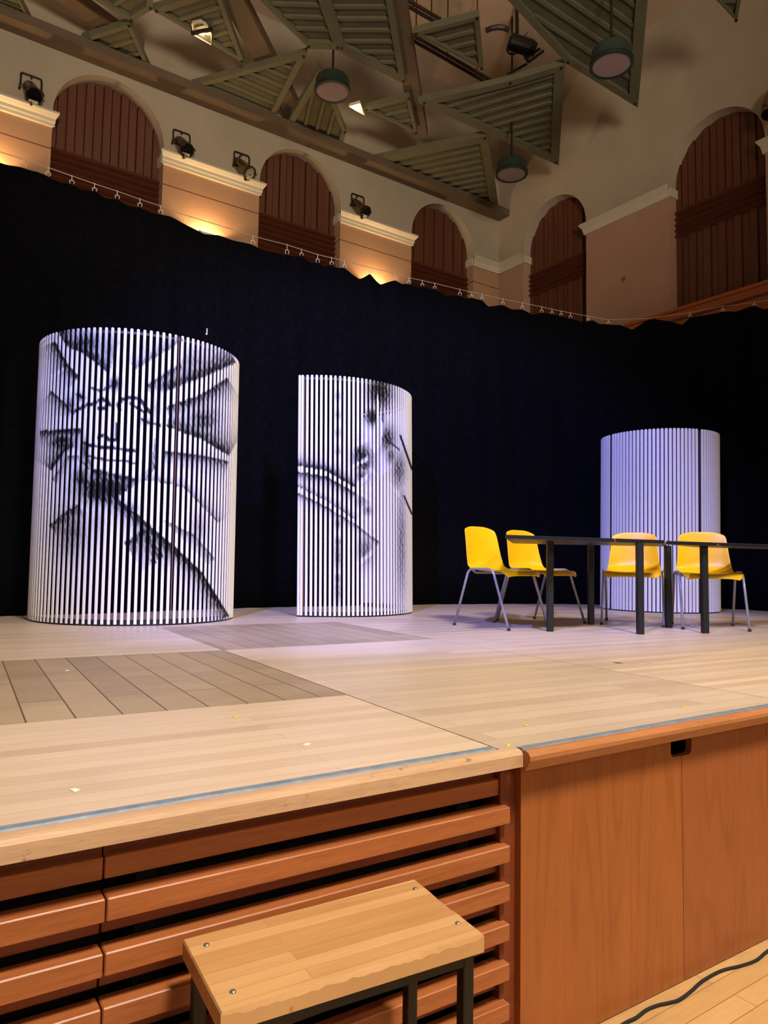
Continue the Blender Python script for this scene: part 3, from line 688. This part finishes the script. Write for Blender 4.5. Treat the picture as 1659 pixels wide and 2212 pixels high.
def paint_mat():
    m, nt, b = new_mat('painted_white_slats', 0.55)
    at = nt.nodes.new('ShaderNodeAttribute'); at.attribute_name = 'brush'
    f = noise(nt, coords(nt, (0, 0, 0), (1, 1, 0.25)), 60, 4, 0.7)
    d = noise(nt, coords(nt, (0, 0, 0), (1, 1, 2.0)), 30, 3, 0.7)
    base = mix(nt, ramp(nt, f, [(0.60, (0, 0, 0, 1)), (0.74, (0.35, 0.35, 0.35, 1))]), rgb('#ebe8e4'), rgb('#8e8a92'))
    base = mix(nt, ramp(nt, d, [(0.70, (0, 0, 0, 1)), (0.72, (0.5, 0.5, 0.5, 1))]), base, rgb('#4a4852'))
    nt.links.new(mix(nt, at.outputs['Fac'], base, rgb('#0a0a0c')), b.inputs['Base Color']); return m
M_PAINT = paint_mat()
def slat_mesh(cen, r, angs, w, th, h, z0, tilt, paint, nz):
    """upright slats standing on a circle; returns a bmesh in local space of cen plus brush values"""
    bm = BM(); lay = bm.verts.layers.float.new('brush') if paint else None
    for a in angs:
        rd = Vector((math.cos(a), math.sin(a), 0)); tg = Vector((-rd.y, rd.x, 0)); rings = []
        c4 = [(-w/2, -th/2), (w/2, -th/2), (w/2, th*0.25), (w*0.33, th/2), (-w*0.33, th/2), (-w/2, th*0.25)]
        zs = [z0+(h-z0)*k/nz for k in range(nz+1)]
        for k, z in enumerate(zs): rings.append([bm.verts.new(tilt @ (rd*(r+y) + tg*x + Vector((0, 0, z)))) for x, y in c4])
        # rounded tip
        rings.append([bm.verts.new(tilt @ (rd*(r+y*.75) + tg*x*0.6 + Vector((0, 0, h+w*0.28)))) for x, y in c4])
        for q in range(len(rings)-1):
            for k in range(6): bm.faces.new((rings[q][k], rings[q][(k+1) % 6], rings[q+1][(k+1) % 6], rings[q+1][k]))
        bm.faces.new(rings[0][::-1]); bm.faces.new(rings[-1])
    if paint:
        V = list(bm.verts); P = np.array([v.co+cen for v in V]); px, py = project(P); val = paint.value(px, py)
        for v, x in zip(V, val): v[lay] = float(x)
    return bm
def hoop(r, angs, th, z0, z1, tilt, n=60):
    bm = BM(); a0, a1 = angs; prev = None
    for i in range(n+1):
        a = a0+(a1-a0)*i/n; rd = Vector((math.cos(a), math.sin(a), 0))
        ring = [bm.verts.new(tilt @ (rd*rr+Vector((0, 0, z)))) for rr, z in ((r-th/2, z0), (r+th/2, z0), (r+th/2, z1), (r-th/2, z1))]
        if prev:
            for k in range(4): bm.faces.new((prev[k], prev[(k+1) % 4], ring[(k+1) % 4], ring[k]))
        else: bm.faces.new(ring)
        prev = ring
    bm.faces.new(prev[::-1]); return bm
def lean(deg):
    """a slight lean of the whole screen to the side; the foot stays flat on the boards"""
    k = math.tan(math.radians(deg)); h = Vector((RIGHT.x, RIGHT.y, 0)).normalized()
    return Matrix(((1, 0, k*h.x), (0, 1, k*h.y), (0, 0, 1)))
def screen(cen, r, parts, h, pitch, w, th, leandeg, paint, label, mat, backing=None, seams=()):
    cen = Vector((cen[0], cen[1], HS)); t = thing('slatted_screen', label, 'screen', cen, 0, 'curved slatted screens on the stage')
    T = lean(leandeg)
    for a0, a1 in parts:
        n = max(2, int(round(abs(a1-a0)*r/pitch))); angs = [a0+(a1-a0)*(k+.5)/n for k in range(n)]
        obj('slat_panel', slat_mesh(cen, r, angs, w, th, h, 0.012, T, paint, 150 if paint else 3), mat, t)
    A0, A1 = parts[0][0], parts[-1][1]
    obj('base_hoop', hoop(r-th*0.9, (A0, A1), 0.012, 0.0, 0.045, T), M_BLACK, t)
    obj('top_hoop', hoop(r-th*0.8, (A0, A1), 0.008, h-0.035, h-0.015, T), M_BLACK, t)
    if backing: obj('backing', hoop(r-th*0.75, (A0, A1), 0.006, 0.015, h-0.01, T), backing, t)
    for a in seams:
        rd = Vector((math.cos(a), math.sin(a), 0)); bm = BM(); tube(bm, [T @ (rd*(r-.004)+Vector((0,0,.01))), T @ (rd*(r-.004)+Vector((0,0,h)))], 0.0035, 6); obj('seam_strip', bm, M_HANDB, t)
    return t
D = math.radians
screen((1.632*1.0667, 5.69*1.0667), 0.739*1.0667, [(D(167), D(272.4)), (D(272.9), D(350))], 2.03*1.0667, 0.0447, 0.0208, 0.008, -0.35, face, 'tall white slatted screen painted with a black brushwork face and rays', M_PAINT, seams=(D(272.65),))
screen((3.426*1.0667, 5.864*1.0667), 0.809*1.0667, [(D(223), D(226.5)), (D(227.2), D(391))], 2.01*1.0667, 0.0416, 0.0222, 0.008, -1.0, tower, 'narrow white slatted screen painted with two diagonal bands, middle of the stage', M_PAINT, seams=(D(226.8),))
screen((6.889*1.0667, 4.715*1.0667), 0.599*1.0667, [(D(118), D(160.2)), (D(163), D(253)), (D(256), D(306))], 1.85*1.0667, 0.0410, 0.0300, 0.012, 0.55, None, 'plain white slatted screen without painting, behind the yellow chairs at the right', M_WHITE, M_MAROON)
# ------------------------------------------------------------------ yellow chairs
def make_chair(label):
    t = thing('stacking_chair', label, 'chair', (0, 0, HS), 0, 'yellow plastic chairs at the black tables')
    # shell: profile from the top of the back to the front lip (y forward, z up), half width, side curl
    prof = [(-.250,.790,.160,.000),(-.246,.775,.178,.006),(-.240,.740,.190,.014),(-.232,.680,.197,.020),(-.224,.610,.203,.026),(-.218,.550,.210,.032),(-.210,.505,.216,.038),
            (-.190,.470,.221,.040),(-.155,.448,.225,.034),(-.100,.440,.228,.020),(-.030,.442,.230,.010),(.050,.446,.231,.006),(.120,.448,.230,.004),(.180,.444,.227,.002),(.212,.432,.220,.0),(.230,.412,.205,.0),(.232,.398,.190,.0)]
    nu = 14; bm = BM(); grid = []
    for i, (y, z, w, curl) in enumerate(prof):
        row = []
        a = prof[max(i-1, 0)]; b_ = prof[min(i+1, len(prof)-1)]; ty, tz = b_[0]-a[0], b_[1]-a[1]; L = math.hypot(ty, tz); ny, nz = -tz/L, ty/L
        for k in range(nu+1):
            s = -1+2*k/nu; e = abs(s)**3
            if i < 7: dy, dz = curl*e, 0.0                     # back: edges curl forward
            elif i < 12: dy, dz = curl*e*0.6, curl*e*0.35 - 0.010*(abs(s) > .93)
            else: dy, dz = 0.0, -0.012*abs(s)**6
            if i < 2: dz -= (0.030 if i == 0 else 0.012)*abs(s)**4
            if i > 13: dy -= 0.02*abs(s)**3
            dip = -0.016*(1-s*s) if 8 <= i <= 13 else 0.0
            row.append(bm.verts.new((w*s, y+dy+(-0.018*(1-s*s) if i < 8 else 0), z+dz+dip)))
        grid.append(row)
    for i in range(len(prof)-1):
        for k in range(nu): bm.faces.new((grid[i][k], grid[i+1][k], grid[i+1][k+1], grid[i][k+1]))
    o = obj('seat_shell', bm, M_YEL, t, True)
    s = o.modifiers.new('thick', 'SOLIDIFY'); s.thickness = 0.006; s.offset = -1
    s = o.modifiers.new('smooth', 'SUBSURF'); s.levels = 1; s.render_levels = 2
    for sx in (-1, 1):
        x = sx*0.236; xf = sx*0.240
        bm = BM(); tube(bm, fillet([(xf, -.275, .014), (x, -.135, .448), (x, .105, .450), (xf, .265, .014)], 0.05, 6), 0.0098, 10); f = obj('leg_frame', bm, M_TUBE, t, True)
        for y in (-.278, .268):
            bm = BM(); lathe(bm, [(0.0135, 0.0), (0.0135, 0.016), (0.011, 0.02)], Matrix.Translation((xf, y, 0)), 10); obj('foot_cap', bm, M_RUB, f)
    for y in (-.10, .085):
        bm = BM(); tube(bm, fillet([(-.236, y, .446), (-.20, y, .418), (.20, y, .418), (.236, y, .446)], 0.03, 4), 0.009, 8); obj('cross_bar', bm, M_TUBE, t, True)
    return t
K = 1.0667
def feet_mid(pxs): 
    ps = [hz(*p) for p in pxs]; return ps
c0 = make_chair('yellow chair seen side on, leftmost of the four, standing clear of the table')
def put(o, rl, rr, fl_, fr_):
    """rear-left, rear-right, front-left, front-right feet (any may be None)"""
    fm = (fl_+fr_)/2; rm = (rl+rr)/2; d = fm-rm; m = (fm+rm)/2; o.location = (m.x, m.y, HS); o.rotation_euler = (0, 0, math.atan2(-d.x, d.y))
# chair 1 and 2 face the hall
p = {n: hz(*q) for n, q in dict(a=(992,1351), b=(1117.5,1364), c=(1055,1344.5), d=(1176,1356)).items()}
put(c0, p['c'], p['a'], p['d'], p['b'])
c1 = copy_tree(c0); c1['label'] = 'yellow chair seen side on, directly behind the leftmost chair'
q = {n: hz(*q_) for n, q_ in dict(a=(1081,1342.5), c=(1148,1336.5), d=(1257,1346.5)).items()}
put(c1, q['c'], q['a'], q['d'], q['a']+(q['d']-q['c']))
c2 = copy_tree(c0); c2['label'] = 'yellow chair facing the hall, left one of the two in front of the white screen'
fl3, fr3 = hz(1429, 1355.5), hz(1304.5, 1350); ax = (fl3-fr3).normalized(); bk = Vector((-ax.y, ax.x, 0)); bk = bk if bk.y > 0 else -bk
put(c2, fl3+bk*.54, fr3+bk*.54, fl3, fr3)
c3 = copy_tree(c0); c3['label'] = 'yellow chair facing the hall, rightmost of the four'
put(c3, hz(1583.5, 1354.5), hz(1459, 1348.5), hz(1612, 1364.5), hz(1477, 1357))

# ------------------------------------------------------------------ black tables
def table_mat():
    m, nt, b = new_mat('paint_spattered_black_top', 0.4)
    v = coords(nt); f = noise(nt, v, 7, 5, 0.7); f2 = noise(nt, coords(nt, loc=(4, 2, 1)), 9, 5, 0.7)
    col = mix(nt, ramp(nt, f, [(0.62, (0, 0, 0, 1)), (0.66, (0.8, 0.8, 0.8, 1))]), rgb('#15161b'), rgb('#6d5a43'))
    col = mix(nt, ramp(nt, f2, [(0.66, (0, 0, 0, 1)), (0.69, (0.9, 0.9, 0.9, 1))]), col, rgb('#9c5a1d'))
    nt.links.new(col, b.inputs['Base Color']); return m
M_TOP = table_mat()
def table(label, legs, quad, ztop, zb):
    c = sum((Vector((x, y, 0)) for x, y in legs), Vector())/len(legs); t = thing('trestle_table', label, 'table', (c.x*K, c.y*K, HS), 0, 'black tables on the stage')
    bm = BM(); prism(bm, [(x*K-c.x*K, y*K-c.y*K, ztop) for x, y in quad], (0, 0, zb-ztop)); obj('tabletop', bevel(bm, 0.004, 1), M_TOP, t)
    for x, y in legs:
        ang = -0.55; M = Matrix.Translation(((x-c.x)*K, (y-c.y)*K, 0)) @ Matrix.Rotation(ang, 4, 'Z')
        bm = BM(); box(bm, (-0.023, -0.023, 0.0), (0.023, 0.023, zb+0.001), 0, M); l = obj('leg', bevel(bm, 0.004, 1), M_BLACK, t)
        bm = BM(); lathe(bm, [(0.006, 0), (0.005, 0.003), (0.001, 0.004)], M @ axis_matrix((0, -0.023, zb-0.05), (0, -1, 0)), 8); obj('bolt', bm, M_DARKM, l)
leg_at = lambda px, py: tuple((hz(px, py)/K)[:2])
table('black table with chipped top at the left, beside the two side-on chairs', [leg_at(1188,1364), leg_at(1276.5,1349), leg_at(1383,1370), leg_at(1444.5,1356)],
      [(3.20,3.275),(4.43,2.985),(5.08,3.40),(3.97,3.98)], 0.640*K, 0.616*K)
eleg = leg_at(1523, 1368)
table('black table running off the right edge of the photo', [eleg, (eleg[0]*1.055, eleg[1]*1.055), (5.75, 2.58), (5.86, 2.72)],
      [(4.30,2.885),(5.90,2.55),(6.05,2.80),(4.98,3.10)], 0.630*K, 0.606*K)

# ------------------------------------------------------------------ wooden bench in front of the stage
ZB = HS - 0.245
P = [hz(*q_, ZB) for q_ in ((395, 2029), (896, 1899), (1046, 2018), (477, 2188))]   # back left, back right, front right, front left
xdir = (P[1]-P[0]+P[2]-P[3]).normalized(); ang = math.atan2(xdir.y, xdir.x); cen = sum(P, Vector())/4
bench = thing('bench', 'small wooden topped bench with black square tube legs in front of the slats', 'bench', (cen.x, cen.y, 0), ang)
Mi = Matrix.Rotation(-ang, 3, 'Z'); q4 = [Mi @ (p-cen) for p in P]
TH = 0.034
bm = BM(); ntop = []
def edge_pts(a, b_, n): return [a.lerp(b_, k/n) for k in range(n)]
ring = edge_pts(q4[0], q4[1], 10)+edge_pts(q4[1], q4[2], 8)+edge_pts(q4[2], q4[3], 40)+edge_pts(q4[3], q4[0], 8)
rnd = random.Random(3)
top, mid_, bot = [], [], []
for i, p_ in enumerate(ring):
    fr_edge = 18 < i < 58; k = 0.006 if fr_edge else 0.0025
    j = rnd.uniform(0.6, 1.15) if fr_edge else 1
    inw = (-p_).normalized()*k*j
    chip = 0.012 if 10 < i < 18 and i in (13, 14) else 0
    top.append(bm.verts.new(p_+inw+(-p_).normalized()*chip+Vector((0, 0, ZB)))); mid_.append(bm.verts.new(p_+Vector((0, 0, ZB-0.010*(j if fr_edge else .4))))); bot.append(bm.verts.new(p_+Vector((0, 0, ZB-TH))))
n = len(ring); bm.faces.new(top); bm.faces.new(bot[::-1])
for i in range(n):
    for A_, B_ in ((top, mid_), (mid_, bot)): bm.faces.new((A_[i], A_[(i+1) % n], B_[(i+1) % n], B_[i]))
obj('seat', bm, M_SEAT, bench)
lx = (q4[1].x-q4[0].x)/2-0.022; ly = (q4[0].y-q4[3].y)/2-0.022; z1 = ZB-TH
cx0 = (q4[0].x+q4[1].x)/2
tilts = {}
for sx, sy in ((-1, 1), (1, 1), (1, -1), (-1, -1)):
    c_ = q4[{(-1,1):0,(1,1):1,(1,-1):2,(-1,-1):3}[(sx,sy)]]; x, y = c_.x-sx*0.026, c_.y-sy*0.026
    tilts[(sx, sy)] = (x, y)
    bm = BM(); box(bm, (x-0.0125, y-0.0125, 0.004), (x+0.0125, y+0.0125, z1)); l = obj('leg', bevel(bm, 0.002, 1), M_BLACK, bench)
    bm = BM(); box(bm, (x-0.014, y-0.014, 0.0), (x+0.014, y+0.014, 0.012)); obj('foot_cap', bm, M_RUB, l)
for k in range(4):
    o4 = [(-1,1),(1,1),(1,-1),(-1,-1)]; (xa_, ya_), (xb_, yb_) = tilts[o4[k]], tilts[o4[(k+1) % 4]]
    d = Vector((xb_-xa_, yb_-ya_, 0)); L = d.length; M = Matrix.Translation((xa_, ya_, z1-0.0125)) @ Matrix.Rotation(math.atan2(d.y, d.x), 4, 'Z')
    bm = BM(); box(bm, (0.0125, -0.012, -0.0125), (L-0.0125, 0.012, 0.0125), 0, M); obj('rail', bm, M_BLACK, bench)
for px, py in ((446, 2042), (897, 1921), (989, 1995), (503, 2143)):
    p_ = Mi @ (hz(px, py, ZB)-cen); bm = BM()
    lathe(bm, [(0.0062, 0.0), (0.006, 0.0012), (0.0045, 0.0028), (0.002, 0.0038), (0.0004, 0.004)], Matrix.Translation((p_.x, p_.y, ZB)), 14); obj('bolt', bm, M_BOLT, bench, True)

# ------------------------------------------------------------------ cable on the hall floor
cab = [(1290,2250),(1349,2211),(1374,2198.6),(1396,2182),(1421,2171.5),(1446,2166),(1468,2159),(1493,2141),(1518,2119),(1558,2097),(1601,2086),(1634,2074),(1659,2054),(1700,2030)]
P = [hz(*c_, 0.005) for c_ in cab]; o0 = P[0].copy(); pts = []
for i in range(len(P)-1):
    a, b_, c_, d = P[max(i-1,0)], P[i], P[i+1], P[min(i+2,len(P)-1)]
    for k in range(6):
        t_ = k/6; pts.append(0.5*((2*b_)+(c_-a)*t_+(2*a-5*b_+4*c_-d)*t_*t_+(3*b_-a-3*c_+d)*t_**3)-o0)
bm = BM(); tube(bm, pts, 0.0048, 10); o = obj('cable', bm, M_COVER, None, True); o.location = o0
tag(o, 'black braided cable snaking over the hall floor by the cherry panels', 'cable')
# ------------------------------------------------------------------ tape marks and scraps on the stage boards
def scrap(pxs, mat, label, cat, name, group=None):
    P = [hz(*q_) for q_ in pxs]; c = sum(P, Vector())/len(P); bm = BM(); prism(bm, [p_-c+Vector((0,0,.0004)) for p_ in P], (0, 0, 0.0008))
    o = obj(name, bm, mat); o.location = c; tag(o, label, cat, group)
scrap([(150,1706),(163,1703),(174,1707),(161,1712)], M_TAPEW, 'white paper scrap on the boards at the left, near the stage edge', 'scrap', 'paper_scrap')
scrap([(654,1610),(661,1606),(672,1606),(664,1611)], M_TAPEW, 'white tape scrap on the pale boards below the brown inset', 'tape', 'tape_mark')
scrap([(502,1548),(512,1547),(517,1550),(506,1551)], M_TAPEY, 'yellow tape mark at the brown inset, left of the middle', 'tape', 'tape_mark')
scrap([(1129,1566),(1138,1566),(1144,1568),(1136,1569)], M_TAPEY, 'yellow tape mark just behind the stage edge joint', 'tape', 'tape_mark')
scrap([(1471,1525),(1478,1525),(1486,1527.5),(1478,1528)], M_TAPEY, 'yellow tape mark near the right stage edge, above the hand hole', 'tape', 'tape_mark')
scrap([(1093,1608),(1100,1607),(1105,1610),(1096,1613)], M_TAPEY, 'yellow tape dab on the end of the pale nosing', 'tape', 'tape_mark')
scrap([(1325,1431),(1340,1431.5),(1346,1433),(1332,1433)], M_SLATD, 'small dark brown chip lying in front of the table legs', 'scrap', 'wood_scrap')
scrap([(140,1448.5),(148,1447.5),(150,1448.7),(143,1449.6)], M_TAPEW, 'white tape dash on the brown inset at the left', 'tape', 'tape_mark')

# ------------------------------------------------------------------ stage lamps resting on the cornice
def par_can(px, py, ry, depth_off, label, dirv, yoke_px):
    """lens centre at the pixel, just in front of the wall"""
    face_c = hy(px, py, YW-depth_off); t = thing('stage_lamp', label, 'stage lamp', face_c, 0, 'chrome can lamps along the cornice')
    d = Vector(dirv).normalized(); M = axis_matrix((0, 0, 0), -d)           # local +z backwards from the lens
    R_ = ry
    bm = BM(); lathe(bm, [(R_*0.98, 0.0), (R_*1.05, 0.005), (R_*1.05, 0.03), (R_*1.0, 0.04), (R_*1.0, 0.20), (R_*0.95, 0.25), (R_*0.84, 0.30), (R_*0.66, 0.34), (R_*0.58, 0.38), (R_*0.3, 0.40)], M, 24); obj('can_body', bm, M_CHROME, t, True)
    bm = BM(); lathe(bm, [(R_*0.9, -0.012), (R_*0.9, 0.001)], M, 24); obj('lens', bm, M_GLASSK, t)
    bm = BM(); lathe(bm, [(R_*1.02, -0.02), (R_*1.12, -0.02), (R_*1.12, 0.012), (R_*1.02, 0.012)], M, 24, (False, False)); 
    for k in range(3):
        a = 2*PI*k/3+0.6; box(bm, (-0.016, -0.012, -0.03), (0.016, 0.012, 0.01), 0, M @ Matrix.Rotation(a, 4, 'Z') @ Matrix.Translation((R_*1.12, 0, 0)))
    obj('filter_frame', bm, M_DARKM, t)
    pv = M @ Vector((0, 0, 0.17)); hw = R_*1.28; H = yoke_px
    bm = BM(); tube(bm, fillet([(pv.x-hw, pv.y, pv.z), (pv.x-hw, pv.y+.02, pv.z+H), (pv.x+hw, pv.y+.02, pv.z+H), (pv.x+hw, pv.y, pv.z)], 0.03, 4), 0.011, 8); obj('yoke', bm, M_DARKM, t)
    for s in (-1, 1):
        bm = BM(); lathe(bm, [(0.028, 0), (0.028, 0.02), (0.012, 0.022)], axis_matrix((pv.x+s*hw, pv.y, pv.z), (s, 0, 0)), 10); obj('knob', bm, M_DARKM, t)
    bm = BM(); tube(bm, [M @ Vector((0, 0, 0.33)), (pv.x+.01, pv.y+.02, pv.z+H)], 0.014, 8); obj('lamp_lead', bm, M_DARKM, t)
    zb = ZM1-face_c.z
    bm = BM(); box(bm, (-0.05, -0.02+.02, zb), (0.05, 0.05+.02, zb+0.012)); tube(bm, [(0, 0.03, zb), (pv.x*.4, 0.05, -R_*0.9)], 0.010, 6); obj('clamp', bm, M_BOLT, t)
par_can(73, 206, 0.087, 0.16, 'stage lamp at the far left of the photo, left of the leftmost arch', (0.10, -0.70, -0.70), 0.19)
par_can(403, 324, 0.087, 0.16, 'left one of the paired stage lamps between the two left arches', (0.16, -0.71, -0.68), 0.19)
par_can(539, 374, 0.087, 0.16, 'right one of the paired stage lamps, close to the second arch', (0.40, -0.62, -0.66), 0.20)
par_can(789, 458, 0.087, 0.16, 'single stage lamp between the second and third arches of the back wall', (0.34, -0.66, -0.66), 0.19)
# the lamp cut by the right edge stands on the right wall cornice
face_c = hx(1665, 246, XW-0.24); t = thing('stage_lamp', 'stage lamp cut off by the right edge of the photo', 'stage lamp', face_c, 0, 'chrome can lamps along the cornice')
M = axis_matrix((0, 0, 0), (0.25, 0.05, 0.9))
bm = BM(); lathe(bm, [(0.10, 0), (0.11, 0.005), (0.105, 0.2), (0.09, 0.27), (0.06, 0.36), (0.03, 0.38)], M, 24); obj('can_body', bm, M_CHROME, t, True)
bm = BM(); lathe(bm, [(0.098, -0.012), (0.098, 0.001)], M, 24); obj('lens', bm, M_GLASSK, t)
bm = BM(); tube(bm, [(0.05, 0, -0.05), (0.09, 0, ZM1-face_c.z+.01)], 0.012, 6); box(bm, (0.13, -0.05, ZM1-face_c.z), (0.20, 0.05, ZM1-face_c.z+.012)); tube(bm, [(0.09, 0, ZM1-face_c.z+.01), (0.17, 0, ZM1-face_c.z+.01)], 0.01, 6); obj('clamp', bm, M_DARKM, t)

# ------------------------------------------------------------------ pendant lamps
def pendant(px, py, wpx, label, dia=0.45):
    depth = dia*F_PX/wpx; p = hd(px, py, depth); t = thing('pendant_lamp', label, 'hanging lamp', p, 0, 'drum pendants under the ceiling')
    R_ = dia/2
    bm = BM(); lathe(bm, [(R_, 0.0), (R_, 0.035), (R_*0.93, 0.05), (R_*0.92, 0.15), (R_*0.84, 0.175), (R_*0.2, 0.185)], None, 36, (False, True)); obj('drum', bm, M_PEND, t, True)
    bm = BM(); lathe(bm, [(R_*0.86, -0.004), (R_, -0.004), (R_, 0.03), (R_*0.86, 0.03)], None, 36, (False, False)); obj('rim', bm, M_PEND, t)
    bm = BM(); lathe(bm, [(R_*0.87, 0.004), (R_*0.87, 0.012)], None, 36); obj('diffuser', bm, M_DIFF, t)
    bm = BM(); tube(bm, [(0, 0, 0.18), (0, 0, ZT-0.4-p.z)], 0.014, 8); obj('rod', bm, M_DARKM, t)
pendant(718, 199, 79, 'round drum pendant in the middle of the ceiling')
pendant(1321, 141, 92, 'round drum pendant at the upper right, largest of the three')
pendant(1105, 377, 69, 'round drum pendant near the corner, lowest and smallest of the three')

# ------------------------------------------------------------------ hanging stage light and lighting bars
p = hd(1126, 100, 10.0); t = thing('hanging_stage_light', 'black stage light with a pale box hanging from a rod near the right pendant', 'stage lamp', p)
S = 10.0/F_PX
def loc(px, py, dd=0.0): return hd(px, py, 10.0+dd)-p
bm = BM(); tube(bm, [loc(1117, 72), loc(1116, -40)], 0.025, 8); obj('rod', bm, M_DARKM, t)
bm = BM(); lathe(bm, [(0.06, -0.2), (0.11, -0.16), (0.11, 0.12), (0.08, 0.2)], axis_matrix(loc(1128, 98), loc(1142, 103)-loc(1112, 93)), 16); obj('lamp_body', bm, M_BLACK, t)
bm = BM(); c_ = loc(1107, 106); tube(bm, [c_+(RIGHT*math.cos(k*PI/8)+UP*math.sin(k*PI/8))*0.075 for k in range(17)], 0.014, 6); obj('ring', bm, M_BLACK, t)
bm = BM(); box(bm, (-0.08, -0.05, -0.065), (0.08, 0.05, 0.065), 0, Matrix.Translation(loc(1143, 85)) @ Matrix.Rotation(0.5, 4, 'Y')); obj('dimmer_box', bm, M_DIFF, t)
for a, b_ in (((1138,126),(1166,105)), ((1142,134),(1174,110))):
    bm = BM(); tube(bm, [loc(*a), loc(*b_)], 0.02, 8); obj('bar', bm, M_DARKM, t)
bm = BM(); tube(bm, [loc(1125, 105), loc(1136, 126), loc(1142, 134)], 0.02, 8); obj('bracket', bm, M_BLACK, t)
bm = BM(); tube(bm, [loc(1096,160,.2), loc(1120,148,.2), loc(1138,138,.1)], 0.018, 6); obj('lower_bar', bm, M_DARKM, t)
M_BAR = plain('dark_brown_bar_paint', '#2a1710', 0.5)
def lbar(a, b_, label, pair=True):
    z = ZC+0.32; A_, B_ = hz(*a, z), hz(*b_, z); t = thing('lighting_bar', label, 'lighting bar', A_, 0, 'brown lighting bars in the ceiling')
    d = (B_-A_); s = Vector((-d.y, d.x, 0)).normalized()
    for k in ((-1, 1) if pair else (0,)):
        bm = BM(); o_ = s*0.035*k; tube(bm, [o_, d+o_], 0.022, 8); obj('tube', bm, M_BAR, t)
    for f in (0.15, 0.5, 0.85):
        bm = BM(); tube(bm, [d*f, d*f+Vector((0, 0, ZT-0.4-z))], 0.008, 6); obj('suspension_wire', bm, M_DARKM, t)
lbar((868, 68), (1056, 176), 'long double brown lighting bar crossing the upper middle of the ceiling')
lbar((835, -20), (948, 46), 'short brown lighting bar at the top edge, above the long one')
bm = BM(); A_ = [hz(x, y, ZC+0.02) for x, y in ((1050,66),(1062,61),(1075,59),(1088,60),(1098,64))]; tube(bm, [a-A_[0] for a in A_], 0.03, 8)
o = obj('curved_bar', bm, M_BAR); o.location = A_[0]; tag(o, 'short curved brown bar left of the hanging stage light', 'bar')

# recessed spotlights glowing through the canopy
def recess(corners, bulb, label, power):
    z = ZC-0.012; P = [hz(*c_, z) for c_ in corners]; c = sum(P, Vector())/len(P); t = thing('recessed_spotlight', label, 'ceiling lamp', c, 0, 'small lit spotlights in the ceiling')
    Q = [p_-c for p_ in P]; bm = BM(); n = len(Q); lo = [bm.verts.new(q_) for q_ in Q]; hi = [bm.verts.new(q_*0.9+Vector((0, 0, 0.05))) for q_ in Q]
    bm.faces.new(hi)
    for k in range(n): bm.faces.new((lo[k], lo[(k+1) % n], hi[(k+1) % n], hi[k]))
    o = obj('reflector_box', bm, M_UPL, t)
    b_ = hz(*bulb, z)-c; bm = BM(); lathe(bm, [(0.004, -0.02), (0.017, -0.012), (0.022, 0.0), (0.017, 0.012), (0.006, 0.04)], Matrix.Translation(b_+Vector((0, 0, 0.008))), 12); obj('bulb', bm, M_BULB, t, True)
    l = bpy.data.lights.new('spot_bulb', 'POINT'); l.energy = power; l.color = (1.0, 0.72, 0.42); l.shadow_soft_size = 0.03
    lo_ = bpy.data.objects.new('spot_bulb', l); C.objects.link(lo_); lo_.parent = t; lo_.location = b_+Vector((0, 0, -0.035))
    return t, c, z
t, c, z = recess([(413,52),(432,48),(449,58),(457,74),(456,98),(418,76)], (438, 74), 'lit spotlight at the upper left with a dark bar across it', 2.2)
bm = BM(); A_, B_ = hz(414, 72, z-0.02)-c, hz(458, 63, z-0.02)-c; tube(bm, [A_, B_], 0.025, 8); obj('cross_bar', bm, M_DARKM, t)
recess([(753,230),(778,223),(788,250)], (771, 236), 'small lit triangular spotlight right of the middle pendant', 1.6)
